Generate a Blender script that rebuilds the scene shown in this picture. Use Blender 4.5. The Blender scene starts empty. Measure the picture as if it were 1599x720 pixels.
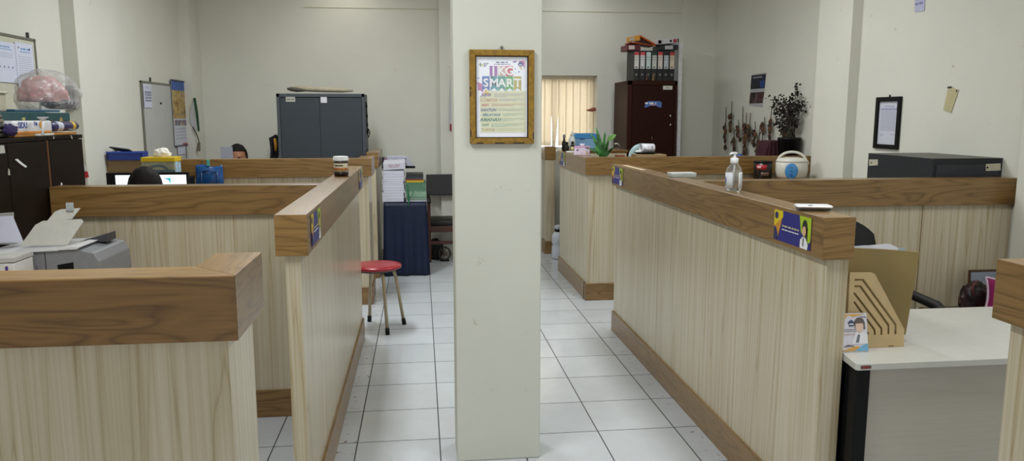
import bpy, bmesh, math, random
from mathutils import Vector, Matrix
random.seed(7)
C = bpy.context.scene.collection
PI = math.pi

# ------------------------------------------------------------------ camera
F = 1200.0; H = 1.6; CX, CY = 799.5, 360.0; VX, VY = 656.0, 181.0
TH = math.atan((CY - VY) / F); PS = math.atan((CX - VX) * math.cos(TH) / F)
FW = Vector((math.sin(PS) * math.cos(TH), math.cos(PS) * math.cos(TH), -math.sin(TH)))
RT = Vector((math.cos(PS), -math.sin(PS), 0)); UP = RT.cross(FW)

def at(px, py, X=None, Y=None, Z=None):
    """the point of the room seen at a pixel, on the plane X, Y or Z = const"""
    d = FW + RT * ((px - CX) / F) + UP * ((CY - py) / F)
    t = (Z - H) / d.z if Z is not None else (Y / d.y if Y is not None else X / d.x)
    return Vector((d.x * t, d.y * t, H + d.z * t))

cd = bpy.data.cameras.new('camera'); cam = bpy.data.objects.new('camera', cd); C.objects.link(cam)
cd.sensor_width = 36; cd.sensor_fit = 'HORIZONTAL'; cd.lens = 36 * F / 1599.0; cd.clip_start = 0.05
cam.matrix_world = Matrix(((RT.x, UP.x, -FW.x, 0), (RT.y, UP.y, -FW.y, 0), (RT.z, UP.z, -FW.z, H), (0, 0, 0, 1)))
bpy.context.scene.camera = cam

# ------------------------------------------------------------------ materials
def lin(c):
    if isinstance(c, str):
        c = [int(c[i:i + 2], 16) / 255 for i in (0, 2, 4)]
    return tuple(v / 12.92 if v <= .04045 else ((v + .055) / 1.055) ** 2.4 for v in c) + (1,)

class NT:
    def __init__(s, name):
        s.m = bpy.data.materials.new(name); s.m.use_nodes = True
        s.n = s.m.node_tree.nodes; s.l = s.m.node_tree.links
        s.b = s.n['Principled BSDF']
    def add(s, t, **k):
        n = s.n.new(t)
        for a, v in k.items():
            if hasattr(n, a): setattr(n, a, v)
        return n
    def ln(s, a, b): s.l.new(a, b)
    def pos(s, scale=(1, 1, 1), obj=False):
        m = s.add('ShaderNodeMapping'); m.inputs['Scale'].default_value = scale
        if obj: s.ln(s.add('ShaderNodeTexCoord').outputs['Object'], m.inputs[0])
        else: s.ln(s.add('ShaderNodeNewGeometry').outputs['Position'], m.inputs[0])
        return m.outputs[0]
    def noise(s, v, scale=1, detail=4, rough=.5, dist=0):
        n = s.add('ShaderNodeTexNoise'); s.ln(v, n.inputs['Vector'])
        n.inputs['Scale'].default_value = scale; n.inputs['Detail'].default_value = detail
        n.inputs['Roughness'].default_value = rough; n.inputs['Distortion'].default_value = dist
        return n.outputs[0]
    def ramp(s, v, stops):
        r = s.add('ShaderNodeValToRGB'); s.ln(v, r.inputs[0])
        e = r.color_ramp.elements
        while len(e) < len(stops): e.new(.5)
        for q, (p, c) in zip(e, stops): q.position = p; q.color = c
        return r.outputs[0]
    def mix(s, f, a, b, mode='MIX'):
        m = s.add('ShaderNodeMix'); m.data_type = 'RGBA'; m.blend_type = mode
        for sock, val in ((m.inputs[0], f), (m.inputs[6], a), (m.inputs[7], b)):
            if hasattr(val, 'is_linked'): s.ln(val, sock)
            else: sock.default_value = val
        return m.outputs[2]
    def bump(s, h, strength=.1, dist=.002):
        b = s.add('ShaderNodeBump'); b.inputs['Strength'].default_value = strength; b.inputs['Distance'].default_value = dist
        s.ln(h, b.inputs['Height']); s.ln(b.outputs[0], s.b.inputs['Normal'])

_M = {}
def M(col, rough=.5, metal=0, var=.08, vs=30, spec=.5, trans=0, alpha=1, emit=0, name=None, coat=0):
    key = (str(col), rough, metal, var, vs, spec, trans, alpha, emit, coat)
    if key in _M: return _M[key]
    t = NT(name or 'paint_' + str(col)); c = lin(col)
    if var:
        n = t.noise(t.pos(), vs, 3)
        d = tuple(v * (1 - var) for v in c[:3]) + (1,); u = tuple(min(1, v * (1 + var)) for v in c[:3]) + (1,)
        t.ln(t.ramp(n, [(.3, d), (.7, u)]), t.b.inputs['Base Color'])
    else: t.b.inputs['Base Color'].default_value = c
    t.b.inputs['Roughness'].default_value = rough; t.b.inputs['Metallic'].default_value = metal
    t.b.inputs['Specular IOR Level'].default_value = spec
    t.b.inputs['Transmission Weight'].default_value = trans; t.b.inputs['Alpha'].default_value = alpha
    t.b.inputs['Coat Weight'].default_value = coat
    if emit:
        t.b.inputs['Emission Color'].default_value = c; t.b.inputs['Emission Strength'].default_value = emit
    _M[key] = t.m
    return t.m

def oak(axis, gloss=.34, dark=1.0):
    """brown oak laminate, grain running along one axis"""
    t = NT('brown_oak_' + axis)
    lo, hi = .62, 6.5
    sc = {'x': (lo, hi, hi), 'y': (hi, lo, hi), 'z': (hi, hi, lo)}[axis]
    p = t.pos(sc)
    big = t.noise(p, 1.0, 2, .5, 1.6)                       # cathedral figure
    rings = t.add('ShaderNodeMath', operation='MULTIPLY'); t.ln(big, rings.inputs[0]); rings.inputs[1].default_value = 20
    fr = t.add('ShaderNodeMath', operation='PINGPONG'); t.ln(rings.outputs[0], fr.inputs[0]); fr.inputs[1].default_value = 1.0
    fs = {'x': (3, 90, 90), 'y': (90, 3, 90), 'z': (90, 90, 3)}[axis]
    fine = t.noise(t.pos(fs), 1.6, 4, .65)
    c1 = t.ramp(fr.outputs[0], [(0, lin('563a16')), (.14, lin('745526')), (.4, lin('8a693a')), (1, lin('987744'))])
    c2 = t.ramp(fine, [(.30, lin('644822')), (.5, lin('8a6938')), (.72, lin('9e7e4c'))])
    col = t.mix(1.0, t.mix(.42, c1, c2), (dark, dark * .88, dark * .72, 1), 'MULTIPLY') if dark < 1 else t.mix(.42, c1, c2)
    patch = t.ramp(t.noise(t.pos(tuple(v * .35 for v in sc)), 1.0, 2), [(.35, (.78, .74, .7, 1)), (.7, (1, 1, 1, 1))])
    t.ln(t.mix(1.0, col, patch, 'MULTIPLY'), t.b.inputs['Base Color'])
    t.b.inputs['Roughness'].default_value = gloss; t.b.inputs['Coat Weight'].default_value = .42; t.b.inputs['Coat Roughness'].default_value = .3; t.b.inputs['Coat IOR'].default_value = 1.6
    t.bump(fine, .12, .001)
    return t.m

def ash(tint='b9a888', gloss=.26, warm=0):
    """pale vertical-grain laminate"""
    t = NT('pale_ash')
    p = t.pos((9, 9, .24))
    big = t.noise(p, 1.0, 2, .5, .9)
    rings = t.add('ShaderNodeMath', operation='MULTIPLY'); t.ln(big, rings.inputs[0]); rings.inputs[1].default_value = 13
    fr = t.add('ShaderNodeMath', operation='PINGPONG'); t.ln(rings.outputs[0], fr.inputs[0]); fr.inputs[1].default_value = 1.0
    fine = t.noise(t.pos((120, 120, .8)), 1.0, 3, .6)
    c1 = t.ramp(fr.outputs[0], [(0, lin('978058')), (.06, lin('b5a587')), (.3, lin('c0b499')), (1, lin('cec5b1'))])
    c2 = t.ramp(fine, [(.3, lin('a89878')), (.48, lin('bdb197')), (.7, lin('cec5b0'))])
    t.ln(t.mix(.5, c1, c2), t.b.inputs['Base Color'])
    t.b.inputs['Roughness'].default_value = gloss
    t.bump(fine, .08, .001)
    return t.m

def wallpaint(col, name):
    t = NT(name); c = lin(col)
    n = t.noise(t.pos((1, 1, 1)), .9, 4, .6)
    d = tuple(v * .93 for v in c[:3]) + (1,)
    base = t.ramp(n, [(.35, d), (.65, c)])
    sp = t.noise(t.pos((5, 5, 5)), 2.1, 6, .7)
    spots = t.ramp(sp, [(.27, (.74, .7, .62, 1)), (.34, (1, 1, 1, 1))])
    t.ln(t.mix(1, base, spots, 'MULTIPLY'), t.b.inputs['Base Color'])
    t.b.inputs['Roughness'].default_value = .62; t.b.inputs['Specular IOR Level'].default_value = .3
    t.bump(t.noise(t.pos((60, 60, 60)), 1, 3), .06, .002)
    return t.m

def tiles():
    t = NT('white_floor_tile')
    g = t.add('ShaderNodeNewGeometry'); s = t.add('ShaderNodeSeparateXYZ'); t.ln(g.outputs['Position'], s.inputs[0])
    def mth(op, a, b=None):
        n = t.add('ShaderNodeMath', operation=op)
        for i, v in enumerate((a, b)):
            if v is None: continue
            if hasattr(v, 'is_linked'): t.ln(v, n.inputs[i])
            else: n.inputs[i].default_value = v
        return n.outputs[0]
    def line(v, off, size, w):
        u = mth('DIVIDE', mth('SUBTRACT', v, off), size)
        f = mth('FRACT', u); d = mth('MINIMUM', f, mth('SUBTRACT', 1.0, f))
        return mth('LESS_THAN', d, w / size / 2), mth('FLOOR', u)
    lx, ix = line(s.outputs[0], -.335, .4040, .0060)
    ly, iy = line(s.outputs[1], 3.672, .4090, .0060)
    cell = t.add('ShaderNodeCombineXYZ'); t.ln(ix, cell.inputs[0]); t.ln(iy, cell.inputs[1])
    wn = t.add('ShaderNodeTexWhiteNoise'); t.ln(cell.outputs[0], wn.inputs['Vector'])
    tone = t.ramp(wn.outputs[0], [(0, lin('c4c9cf')), (1, lin('d0d5da'))])
    grime = t.ramp(t.noise(t.pos((3, 3, 3)), 1.5, 5, .65), [(.3, (.94, .935, .92, 1)), (.6, (1, 1, 1, 1))])
    base = t.mix(1, tone, grime, 'MULTIPLY')
    grout = mth('MAXIMUM', lx, ly)
    # worn red-brown specks along the counter plinths
    nx = t.noise(t.pos((9, 9, 9)), 3, 5, .7)
    def band(c, w): return mth('LESS_THAN', mth('ABSOLUTE', mth('SUBTRACT', s.outputs[0], c)), w)
    edge = mth('MAXIMUM', band(-.385, .055), band(1.37, .03))
    speck = mth('MULTIPLY', edge, mth('GREATER_THAN', nx, .63))
    col = t.mix(grout, base, lin('3a3b3d'))
    col = t.mix(speck, col, lin('7d6258'))
    t.ln(col, t.b.inputs['Base Color'])
    t.ln(mth('ADD', mth('MULTIPLY', grout, .5), .16), t.b.inputs['Roughness'])
    t.bump(mth('SUBTRACT', 1.0, grout), .25, .002)
    return t.m

OAKX, OAKY, ASH = oak('x'), oak('y'), ash()
OAKX2 = oak('x', .5); OAKD = oak('x', .4, .84)
TILE = tiles()
WALL = wallpaint('dad9cf', 'cream_wall_paint'); COLM = wallpaint('cfd0c6', 'cream_column_paint')
WHITE = M('e8e8ea', .5); PAPER = M('e9e9f0', .7, var=.03); BLACK = M('0c0c0e', .5, spec=.2); DARKGREY = M('2b2d31', .5)
INK = M('54545e', .8, var=0); CHROME = M('c0c0c4', .25, 1)

# ------------------------------------------------------------------ mesh helpers
def new(): return bmesh.new()

def box(bm, x0, x1, y0, y1, z0, z1, bev=0, seg=2, mat=None):
    vs = [bm.verts.new(p) for p in ((x0, y0, z0), (x1, y0, z0), (x1, y1, z0), (x0, y1, z0), (x0, y0, z1), (x1, y0, z1), (x1, y1, z1), (x0, y1, z1))]
    fs = [bm.faces.new([vs[i] for i in q]) for q in ((0, 3, 2, 1), (4, 5, 6, 7), (0, 1, 5, 4), (1, 2, 6, 5), (2, 3, 7, 6), (3, 0, 4, 7))]
    if mat is not None: bmesh.ops.transform(bm, matrix=mat, verts=vs)
    if bev:
        es = set(e for f in fs for e in f.edges)
        bmesh.ops.bevel(bm, geom=list(es), offset=bev, segments=seg, profile=.5, affect='EDGES')
    return bm

def prism(bm, poly, O, U, V, t, bev=0):
    """closed polygon (u,v) in the frame O,U,V, thickened t along U x V"""
    O, U, V = Vector(O), Vector(U), Vector(V); N = U.cross(V).normalized()
    a = [bm.verts.new(O + U * u + V * v) for u, v in poly]
    b = [bm.verts.new(O + U * u + V * v + N * t) for u, v in poly]
    fs = [bm.faces.new(b), bm.faces.new(a[::-1])]
    n = len(poly)
    for i in range(n): fs.append(bm.faces.new((a[i], a[(i + 1) % n], b[(i + 1) % n], b[i])))
    if bev:
        bmesh.ops.bevel(bm, geom=list(set(e for f in fs for e in f.edges)), offset=bev, segments=2, profile=.5, affect='EDGES')
    return bm

def tube(bm, path, r, n=10, cap=True):
    path = [Vector(p) for p in path]; rs = r if isinstance(r, (list, tuple)) else [r] * len(path)
    rings = []; prev = None
    for i, p in enumerate(path):
        d = (path[min(i + 1, len(path) - 1)] - path[max(i - 1, 0)]).normalized()
        if prev is None:
            u = d.orthogonal().normalized()
        else:
            u = (prev - d * prev.dot(d)); u = u.normalized() if u.length > 1e-5 else d.orthogonal().normalized()
        prev = u; w = d.cross(u)
        rings.append([bm.verts.new(p + (u * math.cos(2 * PI * k / n) + w * math.sin(2 * PI * k / n)) * rs[i]) for k in range(n)])
    for a, b in zip(rings, rings[1:]):
        for k in range(n): bm.faces.new((a[k], a[(k + 1) % n], b[(k + 1) % n], b[k]))
    if cap: bm.faces.new(rings[0][::-1]); bm.faces.new(rings[-1])
    return bm

def lathe(bm, prof, c=(0, 0, 0), n=28, sx=1, sy=1, mat=None):
    rings = []; allv = []
    for r, z in prof:
        rg = [bm.verts.new((c[0] + sx * r * math.cos(2 * PI * k / n), c[1] + sy * r * math.sin(2 * PI * k / n), c[2] + z)) for k in range(n)]
        rings.append(rg); allv += rg
    for a, b in zip(rings, rings[1:]):
        for k in range(n): bm.faces.new((a[k], a[(k + 1) % n], b[(k + 1) % n], b[k]))
    bm.faces.new(rings[0][::-1]); bm.faces.new(rings[-1])
    if mat is not None: bmesh.ops.transform(bm, matrix=mat, verts=allv)
    return bm

def ball(bm, c, r, u=16, v=10, scale=(1, 1, 1)):
    m = Matrix.Translation(c) @ Matrix.Diagonal((r * scale[0], r * scale[1], r * scale[2], 1))
    bmesh.ops.create_uvsphere(bm, u_segments=u, v_segments=v, radius=1, matrix=m); return bm

def sheet(bm, f, nu, nv, t=0):
    """grid surface f(u,v)->point, optional thickness by solidify at link time"""
    g = [[bm.verts.new(f(i / nu, j / nv)) for j in range(nv + 1)] for i in range(nu + 1)]
    for i in range(nu):
        for j in range(nv): bm.faces.new((g[i][j], g[i + 1][j], g[i + 1][j + 1], g[i][j + 1]))
    return bm

LOC = {}
def obj(name, bm, mat, parent=None, smooth=False, solid=0, sub=0, label=None, base=True):
    bmesh.ops.recalc_face_normals(bm, faces=bm.faces)
    xs = [v.co for v in bm.verts]
    lo = Vector([min(v[i] for v in xs) for i in range(3)]); hi = Vector([max(v[i] for v in xs) for i in range(3)])
    o3 = Vector(((lo.x + hi.x) / 2, (lo.y + hi.y) / 2, lo.z)) if base else Vector((0, 0, 0))
    for v in bm.verts: v.co -= o3
    me = bpy.data.meshes.new(name); bm.to_mesh(me); bm.free()
    o = bpy.data.objects.new(name, me); C.objects.link(o)
    me.materials.append(mat)
    LOC[o.name] = o3
    if parent is not None:
        o.parent = parent; o.location = o3 - LOC[parent.name]
    else: o.location = o3
    if smooth:
        for p in me.polygons: p.use_smooth = True
    if solid:
        s = o.modifiers.new('thick', 'SOLIDIFY'); s.thickness = solid; s.offset = 0
    if sub:
        s = o.modifiers.new('sub', 'SUBSURF'); s.levels = s.render_levels = sub
    if label: o['label'] = label
    return o

def tag(o, label, cat, group=None, kind=None):
    o['label'] = label; o['category'] = cat
    if group: o['group'] = group
    if kind: o['kind'] = kind
    return o

def thing(name, label, cat, loc, group=None):
    o = bpy.data.objects.new(name, None); C.objects.link(o); o.location = loc; o.empty_display_size = .1
    LOC[o.name] = Vector(loc)
    return tag(o, label, cat, group)

def struct(name, bm, mat):
    o = obj(name, bm, mat); o['kind'] = 'structure'; return o

def copy_tree(o, parent=None):
    c = o.copy(); C.objects.link(c)
    if parent is not None: c.parent = parent
    LOC[c.name] = LOC[o.name]
    for ch in list(o.children): copy_tree(ch, c)
    return c

def quad(u0, u1, v0, v1): return [(u0, v0), (u1, v0), (u1, v1), (u0, v1)]

class Face:
    """a flat face of a thing to print on: origin, reading direction, up direction"""
    def __init__(s, O, U, V=(0, 0, 1)):
        s.O, s.U, s.V = Vector(O), Vector(U).normalized(), Vector(V).normalized(); s.N = s.U.cross(s.V)
    def p(s, u, v, h=0): return s.O + s.U * u + s.V * v + s.N * h
    def flat(s, name, polys, h, mat, parent=None, t=.0006, label=None):
        bm = new()
        for q in polys: prism(bm, q, s.O + s.N * h, s.U, s.V, t)
        return obj(name, bm, mat, parent, label=label)
    def text(s, name, items, h, mat, parent=None, label=None, shear=0, bold=0):
        """items: (string, u, v, size) -> one lettering mesh"""
        bm = new()
        for st, u, v, size in items:
            cu = bpy.data.curves.new('lettering', 'FONT'); cu.body = st; cu.size = size; cu.align_x = 'CENTER'; cu.align_y = 'CENTER'
            cu.shear = shear; cu.offset = bold * size; cu.extrude = .0003; cu.resolution_u = 3
            to = bpy.data.objects.new('lettering', cu); C.objects.link(to)
            dg = bpy.context.evaluated_depsgraph_get(); dg.update()
            me = bpy.data.meshes.new_from_object(to.evaluated_get(dg))
            k = len(bm.verts); bm.from_mesh(me); bm.verts.ensure_lookup_table()
            for vv in bm.verts[k:]:
                vv.co = s.p(u + vv.co.x, v + vv.co.y, h + .0003 + vv.co.z)
            bpy.data.objects.remove(to); bpy.data.curves.remove(cu); bpy.data.meshes.remove(me)
        return obj(name, bm, mat, parent, label=label)

def wordline(u0, u1, v, hgt, seed=0, fill=.85):
    """illegible small print: a row of tiny word-length strokes"""
    r = random.Random(seed); out = []; u = u0
    while u < u1:
        w = r.uniform(1.5, 5) * hgt
        out.append(quad(u, min(u + w * fill, u1), v - hgt / 2, v + hgt / 2)); u += w + hgt * .5
    return out

def circ(cu, cv, r, n=18, a0=0, a1=2 * PI, ry=None):
    return [(cu + r * math.cos(a0 + (a1 - a0) * k / n), cv + (ry or r) * math.sin(a0 + (a1 - a0) * k / n)) for k in range(n if a1 - a0 > 6.2 else n + 1)]

# ================================================================== SETTING
bm = new(); box(bm, -2.75, 3.55, -3.2, 9.6, -.1, 0); struct('floor', bm, TILE)
bm = new(); box(bm, -2.75, 3.55, -3.2, 9.6, 3.25, 3.35); struct('ceiling', bm, M('dcd9cc', .8))
bm = new()
prism(bm, [(-2.75, -3.2), (-2.6, -3.2), (-2.6, 6.13), (-2.5, 6.13), (-2.5, 8.62), (-2.39, 8.62), (-2.39, 9.0), (-2.75, 9.0)], (0, 0, 0), (1, 0, 0), (0, 1, 0), 3.25)
struct('wall_left', bm, WALL)
bm = new()
prism(bm, [(3.55, -3.2), (3.55, 9.0), (3.06, 9.0), (3.06, 8.9), (3.46, 8.9), (3.46, 6.22), (3.3, 6.22), (3.3, 5.71), (3.38, 5.71), (3.38, 3.92), (3.3, 3.92), (3.3, 3.3), (3.38, 3.3), (3.38, -3.2)], (0, 0, 0), (1, 0, 0), (0, 1, 0), 3.25)
struct('wall_right', bm, WALL)
WX0, WX1, WZ0, WZ1 = 1.12, 2.074, 1.18, 2.068
bm = new()
box(bm, -2.75, WX0, 9.0, 9.28, 0, 3.25); box(bm, WX1, 3.55, 9.0, 9.28, 0, 3.25)
box(bm, WX0, WX1, 9.0, 9.28, 0, WZ0); box(bm, WX0, WX1, 9.0, 9.28, WZ1, 3.25)
box(bm, .228, .80, 8.9, 9.0, 0, 3.25)
struct('wall_back', bm, WALL)
bm = new(); box(bm, -2.75, 3.55, -3.3, -3.2, 0, 3.25); struct('wall_front', bm, WALL)
# thin surface conduit line high on the back wall
bm = new(); box(bm, -1.26, .228, 8.992, 9.0, 2.79, 2.797); box(bm, .80, 3.06, 8.992, 9.0, 2.79, 2.797); struct('trim_1', bm, M('c9c3ad', .6))

# pillar in the aisle
bm = new(); box(bm, .145, .535, 3.4, 3.63, 0, 3.25, .006); struct('column', bm, COLM)

# window behind the blinds
w = thing('window_1', 'barred window behind cream vertical blinds', 'window', ((WX0 + WX1) / 2, 9.25, WZ0)); w['kind'] = 'structure'
bm = new()
for x0, x1, z0, z1 in ((WX0, WX1, WZ0, WZ0 + .05), (WX0, WX1, WZ1 - .05, WZ1), (WX0, WX0 + .05, WZ0, WZ1), (WX1 - .05, WX1, WZ0, WZ1), (1.58, 1.62, WZ0, WZ1)):
    box(bm, x0, x1, 9.235, 9.265, z0, z1)
obj('window_frame', bm, M('d8d8d4', .4), w)
bm = new()
for k in range(7): box(bm, WX0 + .05, WX1 - .05, 9.27, 9.278, WZ0 + .1 + k * .12, WZ0 + .11 + k * .12)
obj('bars', bm, M('8a92a0', .5), w)
bm = new(); box(bm, WX0 + .04, WX1 - .04, 9.248, 9.252, WZ0 + .04, WZ1 - .04)
obj('pane', bm, M('f4f8ff', .05, var=0, trans=1), w)

def blindcloth():
    t = NT('cream_blind_cloth')
    n = t.noise(t.pos((60, 60, 4)), 2, 3)
    t.ln(t.ramp(n, [(.3, lin('f1e6cf')), (.7, lin('f8f0de'))]), t.b.inputs['Base Color'])
    t.b.inputs['Roughness'].default_value = .8
    tr = t.add('ShaderNodeBsdfTranslucent'); tr.inputs['Color'].default_value = lin('fbf1de')
    mx = t.add('ShaderNodeMixShader'); mx.inputs[0].default_value = .55
    t.ln(t.b.outputs[0], mx.inputs[1]); t.ln(tr.outputs[0], mx.inputs[2]); t.ln(mx.outputs[0], t.n['Material Output'].inputs[0])
    return t.m
BL = blindcloth()
t = thing('vertical_blinds', 'cream vertical slat blinds drawn across the bright back window', 'blinds', (1.6, 9.17, 1.24))
bm = new(); box(bm, WX0 + .01, WX1 - .01, 9.14, 9.19, 2.03, 2.065); obj('head_rail', bm, M('e8dfc8', .5), t)
rz = random.Random(3)
for k in range(11):
    cx = WX0 + .05 + k * .086; a = math.radians(rz.uniform(6, 12)); tw = 0
    if k == 5: a, tw = math.radians(16), math.radians(52)
    if k == 8: a, tw = math.radians(12), math.radians(14)
    def f(u, v, cx=cx, a=a, tw=tw):
        z = 2.035 - v * .79; an = a + tw * max(0, (v - .45) / .55) ** 1.3
        s = (u - .5) * .094
        return Vector((cx + s * math.cos(an), 9.165 + s * math.sin(an) + .004 * math.sin(u * PI), z))
    bm = new(); sheet(bm, f, 4, 12); obj('slat', bm, BL, t, smooth=True, solid=.001)
bm = new(); tube(bm, [(2.02, 9.12, 2.03), (2.02, 9.12, 1.45)], .003, 6); obj('cord', bm, M('d9cfb8', .6), t)
p = at(922, 172, Y=9.08)
bm = new(); tube(bm, [p + Vector((.06, .0, .01)), p + Vector((.03, 0, .008)), p, p + Vector((-.05, 0, -.002))], [.022, .024, .018, .004], 8)
tag(obj('ornament', bm, M('8a4a34', .6), smooth=True), 'small reddish brown pointed ornament at the right edge of the blinds', 'ornament')

# ================================================================== COUNTERS
CT, CB, BB = 1.25, 1.10, .15
def seg(root, fp, axis, in_=(.03, .03, .03, .03), base=True, face=None):
    """cap polygon fp=(x0,x1,y0,y1) or a polygon; panel and plinth sit inset below (left,right,front,back)"""
    if len(fp) == 4 and not isinstance(fp[0], tuple):
        x0, x1, y0, y1 = fp; poly = quad(x0, x1, y0, y1)
    else:
        poly = fp; x0, x1 = min(p[0] for p in fp), max(p[0] for p in fp); y0, y1 = min(p[1] for p in fp), max(p[1] for p in fp)
    bm = new(); prism(bm, poly, (0, 0, CB), (1, 0, 0), (0, 1, 0), CT - CB, .0015)
    obj('counter_cap', bm, OAKX if axis == 'x' else OAKY, root)
    if face:
        bm = new(); prism(bm, [(face[0], CB), (face[1], CB), (face[1], CT - .002), (face[0], CT - .002)], (0, y0 + .0002, 0), (1, 0, 0), (0, 0, 1), .003, .0006); obj('front_board', bm, OAKD, root, label='darker walnut toned front board')
    l, r, f, b = in_
    bm = new(); box(bm, x0 + l, x1 - r, y0 + f, y1 - b, 0.001, CB + .001); obj('counter_panel', bm, ASH, root)
    if base:
        q = .013
        bm = new(); box(bm, x0 + max(0, l - q), x1 - max(0, r - q), y0 + max(0, f - q), y1 - max(0, b - q), 0, BB, .002); obj('baseboard', bm, OAKX2 if axis == 'x' else OAKY, root)

def endcap(root, x0, x1, y):
    bm = new(); box(bm, x0, x1, y - .004, y, CB, CT, .001); obj('end_cap', bm, OAKX, root)

# left side, nearest the camera
LN = thing('office_counter', 'nearest left office counter, oak capped, with a short return at its right end', 'counter', (-1.5, 1.8, 0), 'oak capped office counters')
seg(LN, [(-2.59, 1.735), (-.415, 1.735), (-.53, 1.85), (-2.59, 1.85)], 'x', (0, .03, .03, .03), face=(-2.59, -.4165))
seg(LN, [(-.415, 1.735), (-.415, 2.03), (-.53, 2.03), (-.53, 1.85)], 'y', (.03, .03, .085, .012))
LC = thing('office_counter', 'left aisle counter carrying a jar, joined to a cross panel ending at the dark cupboard', 'counter', (-.47, 4.1, 0), 'oak capped office counters')
seg(LC, (-.525, -.41, 2.804, 5.52), 'y', (.03, .03, .012, .012)); endcap(LC, -.525, -.41, 2.804)
seg(LC, (-1.832, -.525, 4.04, 4.155), 'x', (0, -.03, .03, .03))
L2 = thing('office_counter', 'left back counter under the tissue box, with a wide front facing the camera', 'counter', (-1.4, 6.55, 0), 'oak capped office counters')
seg(L2, [(-2.498, 6.5), (-.41, 6.5), (-.525, 6.615), (-2.498, 6.615)], 'x', (0, .03, .03, .03))
seg(L2, [(-.41, 6.5), (-.41, 6.95), (-.525, 6.95), (-.525, 6.615)], 'y', (.03, .03, .085, .012))
L3 = thing('office_counter', 'farthest left counter, its end showing beside the cloth covered table', 'counter', (-.47, 8, 0), 'oak capped office counters')
seg(L3, (-.525, -.41, 7.6, 8.45), 'y', (.03, .03, .012, .012)); endcap(L3, -.525, -.41, 7.6)
# right side
RC = thing('office_counter', 'long right aisle counter carrying the sanitizer bottle, with a cross panel beside it', 'counter', (1.45, 4, 0), 'oak capped office counters')
seg(RC, (1.39, 1.505, 2.502, 5.515), 'y', (.03, .005, .018, .012)); endcap(RC, 1.39, 1.505, 2.502)
seg(RC, (1.505, 3.375, 4.0, 4.115), 'x', (-.005, 0, .03, .03))
RF = thing('office_counter', 'right back counter with the leafy green plant and pink tissue box at its corner', 'counter', (1.45, 7, 0), 'oak capped office counters')
seg(RF, [(1.39, 6.42), (3.455, 6.42), (3.455, 6.535), (1.505, 6.535)], 'x', (.03, 0, .03, .03))
seg(RF, [(1.39, 6.42), (1.505, 6.535), (1.505, 7.8), (1.39, 7.8)], 'y', (.03, .005, .085, .012))
R3 = thing('office_counter', 'farthest right counter, a narrow end showing just right of the column', 'counter', (1.48, 8.85, 0), 'oak capped office counters')
seg(R3, (1.415, 1.545, 8.76, 8.99), 'x', (.02, .01, .01, 0)); 
RN = thing('office_counter', 'nearest right office counter, cut off by the right edge of the photo', 'counter', (1.47, 1, 0), 'oak capped office counters')
seg(RN, (1.412, 1.527, .3, 1.717), 'y', (.03, .03, .012, .03))

# printed name signs on the caps
NAVY = M('23247c', .35, var=.05); YEL = M('d9c21c', .4, var=.05); LIME = M('a8c41e', .4, var=.05); ORN = M('c98a2c', .4, var=.05)
SKIN = M('d8a988', .6, var=.04); HAIRP = M('15130f', .6, var=.05); EMB = M('20285a', .5, var=0); TEXTY = M('b8b48a', .6, var=0)
def sign(root, face, w, h, seed):
    s = face.flat('name_sign', [quad(0, w, 0, h)], 0, NAVY, root, .0012, label='navy and yellow printed sign with a small portrait of a woman in white')
    face.flat('yellow_corner', [[(0, h * .45), (w * .25, h * .8), (w * .24, h), (0, h)], ], .0012, YEL, s)
    face.flat('orange_corner', [[(0, h * .45), (w * .23, h * .76), (w * .12, h * .1), (w * .07, h * .42)]], .0012, ORN, s)
    face.flat('emblem', [circ(w * .07, h * .82, h * .12)], .0019, EMB, s)
    face.flat('corner_picture', [[(w * .0, h * .02), (w * .1, 0), (w * .12, h * .2), (w * .06, h * .42), (w * .01, h * .3)]], .0019, EMB, s)
    face.flat('portrait_ground', [[(w * .70, h), (w, h), (w, h * .28), (w * .95, h * .2), (w * .75, h * .5)]], .0012, LIME, s)
    cu = w * .85
    face.flat('portrait_hair', [circ(cu, h * .66, w * .066, ry=h * .25), quad(cu + w * .01, cu + w * .075, h * .25, h * .66)], .0019, HAIRP, s)
    face.flat('portrait_face', [circ(cu - w * .008, h * .55, w * .045, ry=h * .155)], .0026, SKIN, s)
    face.flat('portrait_shirt', [[(cu - w * .1, 0), (cu + w * .085, 0), (cu + w * .1, h * .15), (cu + w * .03, h * .36), (cu - w * .045, h * .36), (cu - w * .1, h * .25)]], .0026, WHITE, s)
    face.flat('portrait_tie', [[(cu - w * .03, h * .08), (cu - w * .01, h * .08), (cu - w * .004, h * .34), (cu - w * .03, h * .34)]], .0033, HAIRP, s)
    face.flat('lettering', wordline(w * .24, w * .70, h * .52, h * .055, seed), .0019, TEXTY, s)
    face.flat('lettering', wordline(w * .24, w * .70, h * .40, h * .035, seed + 1), .0019, WHITE, s)
def aisle_r(y_far, w, z0): return Face((1.39 - .0015, y_far, z0), (0, -1, 0))
def aisle_l(y_near, z0): return Face((-.41 + .0015, y_near, z0), (0, 1, 0))
sign(RC, aisle_r(2.875, .29, 1.118), .29, .118, 1)
sign(RC, aisle_r(5.49, .29, 1.118), .29, .118, 3)
sign(RF, aisle_r(7.65, .29, 1.118), .29, .118, 5)
sign(LC, aisle_l(2.885, 1.118), .26, .118, 7)
sign(LC, aisle_l(5.16, 1.118), .26, .118, 9)

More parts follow.
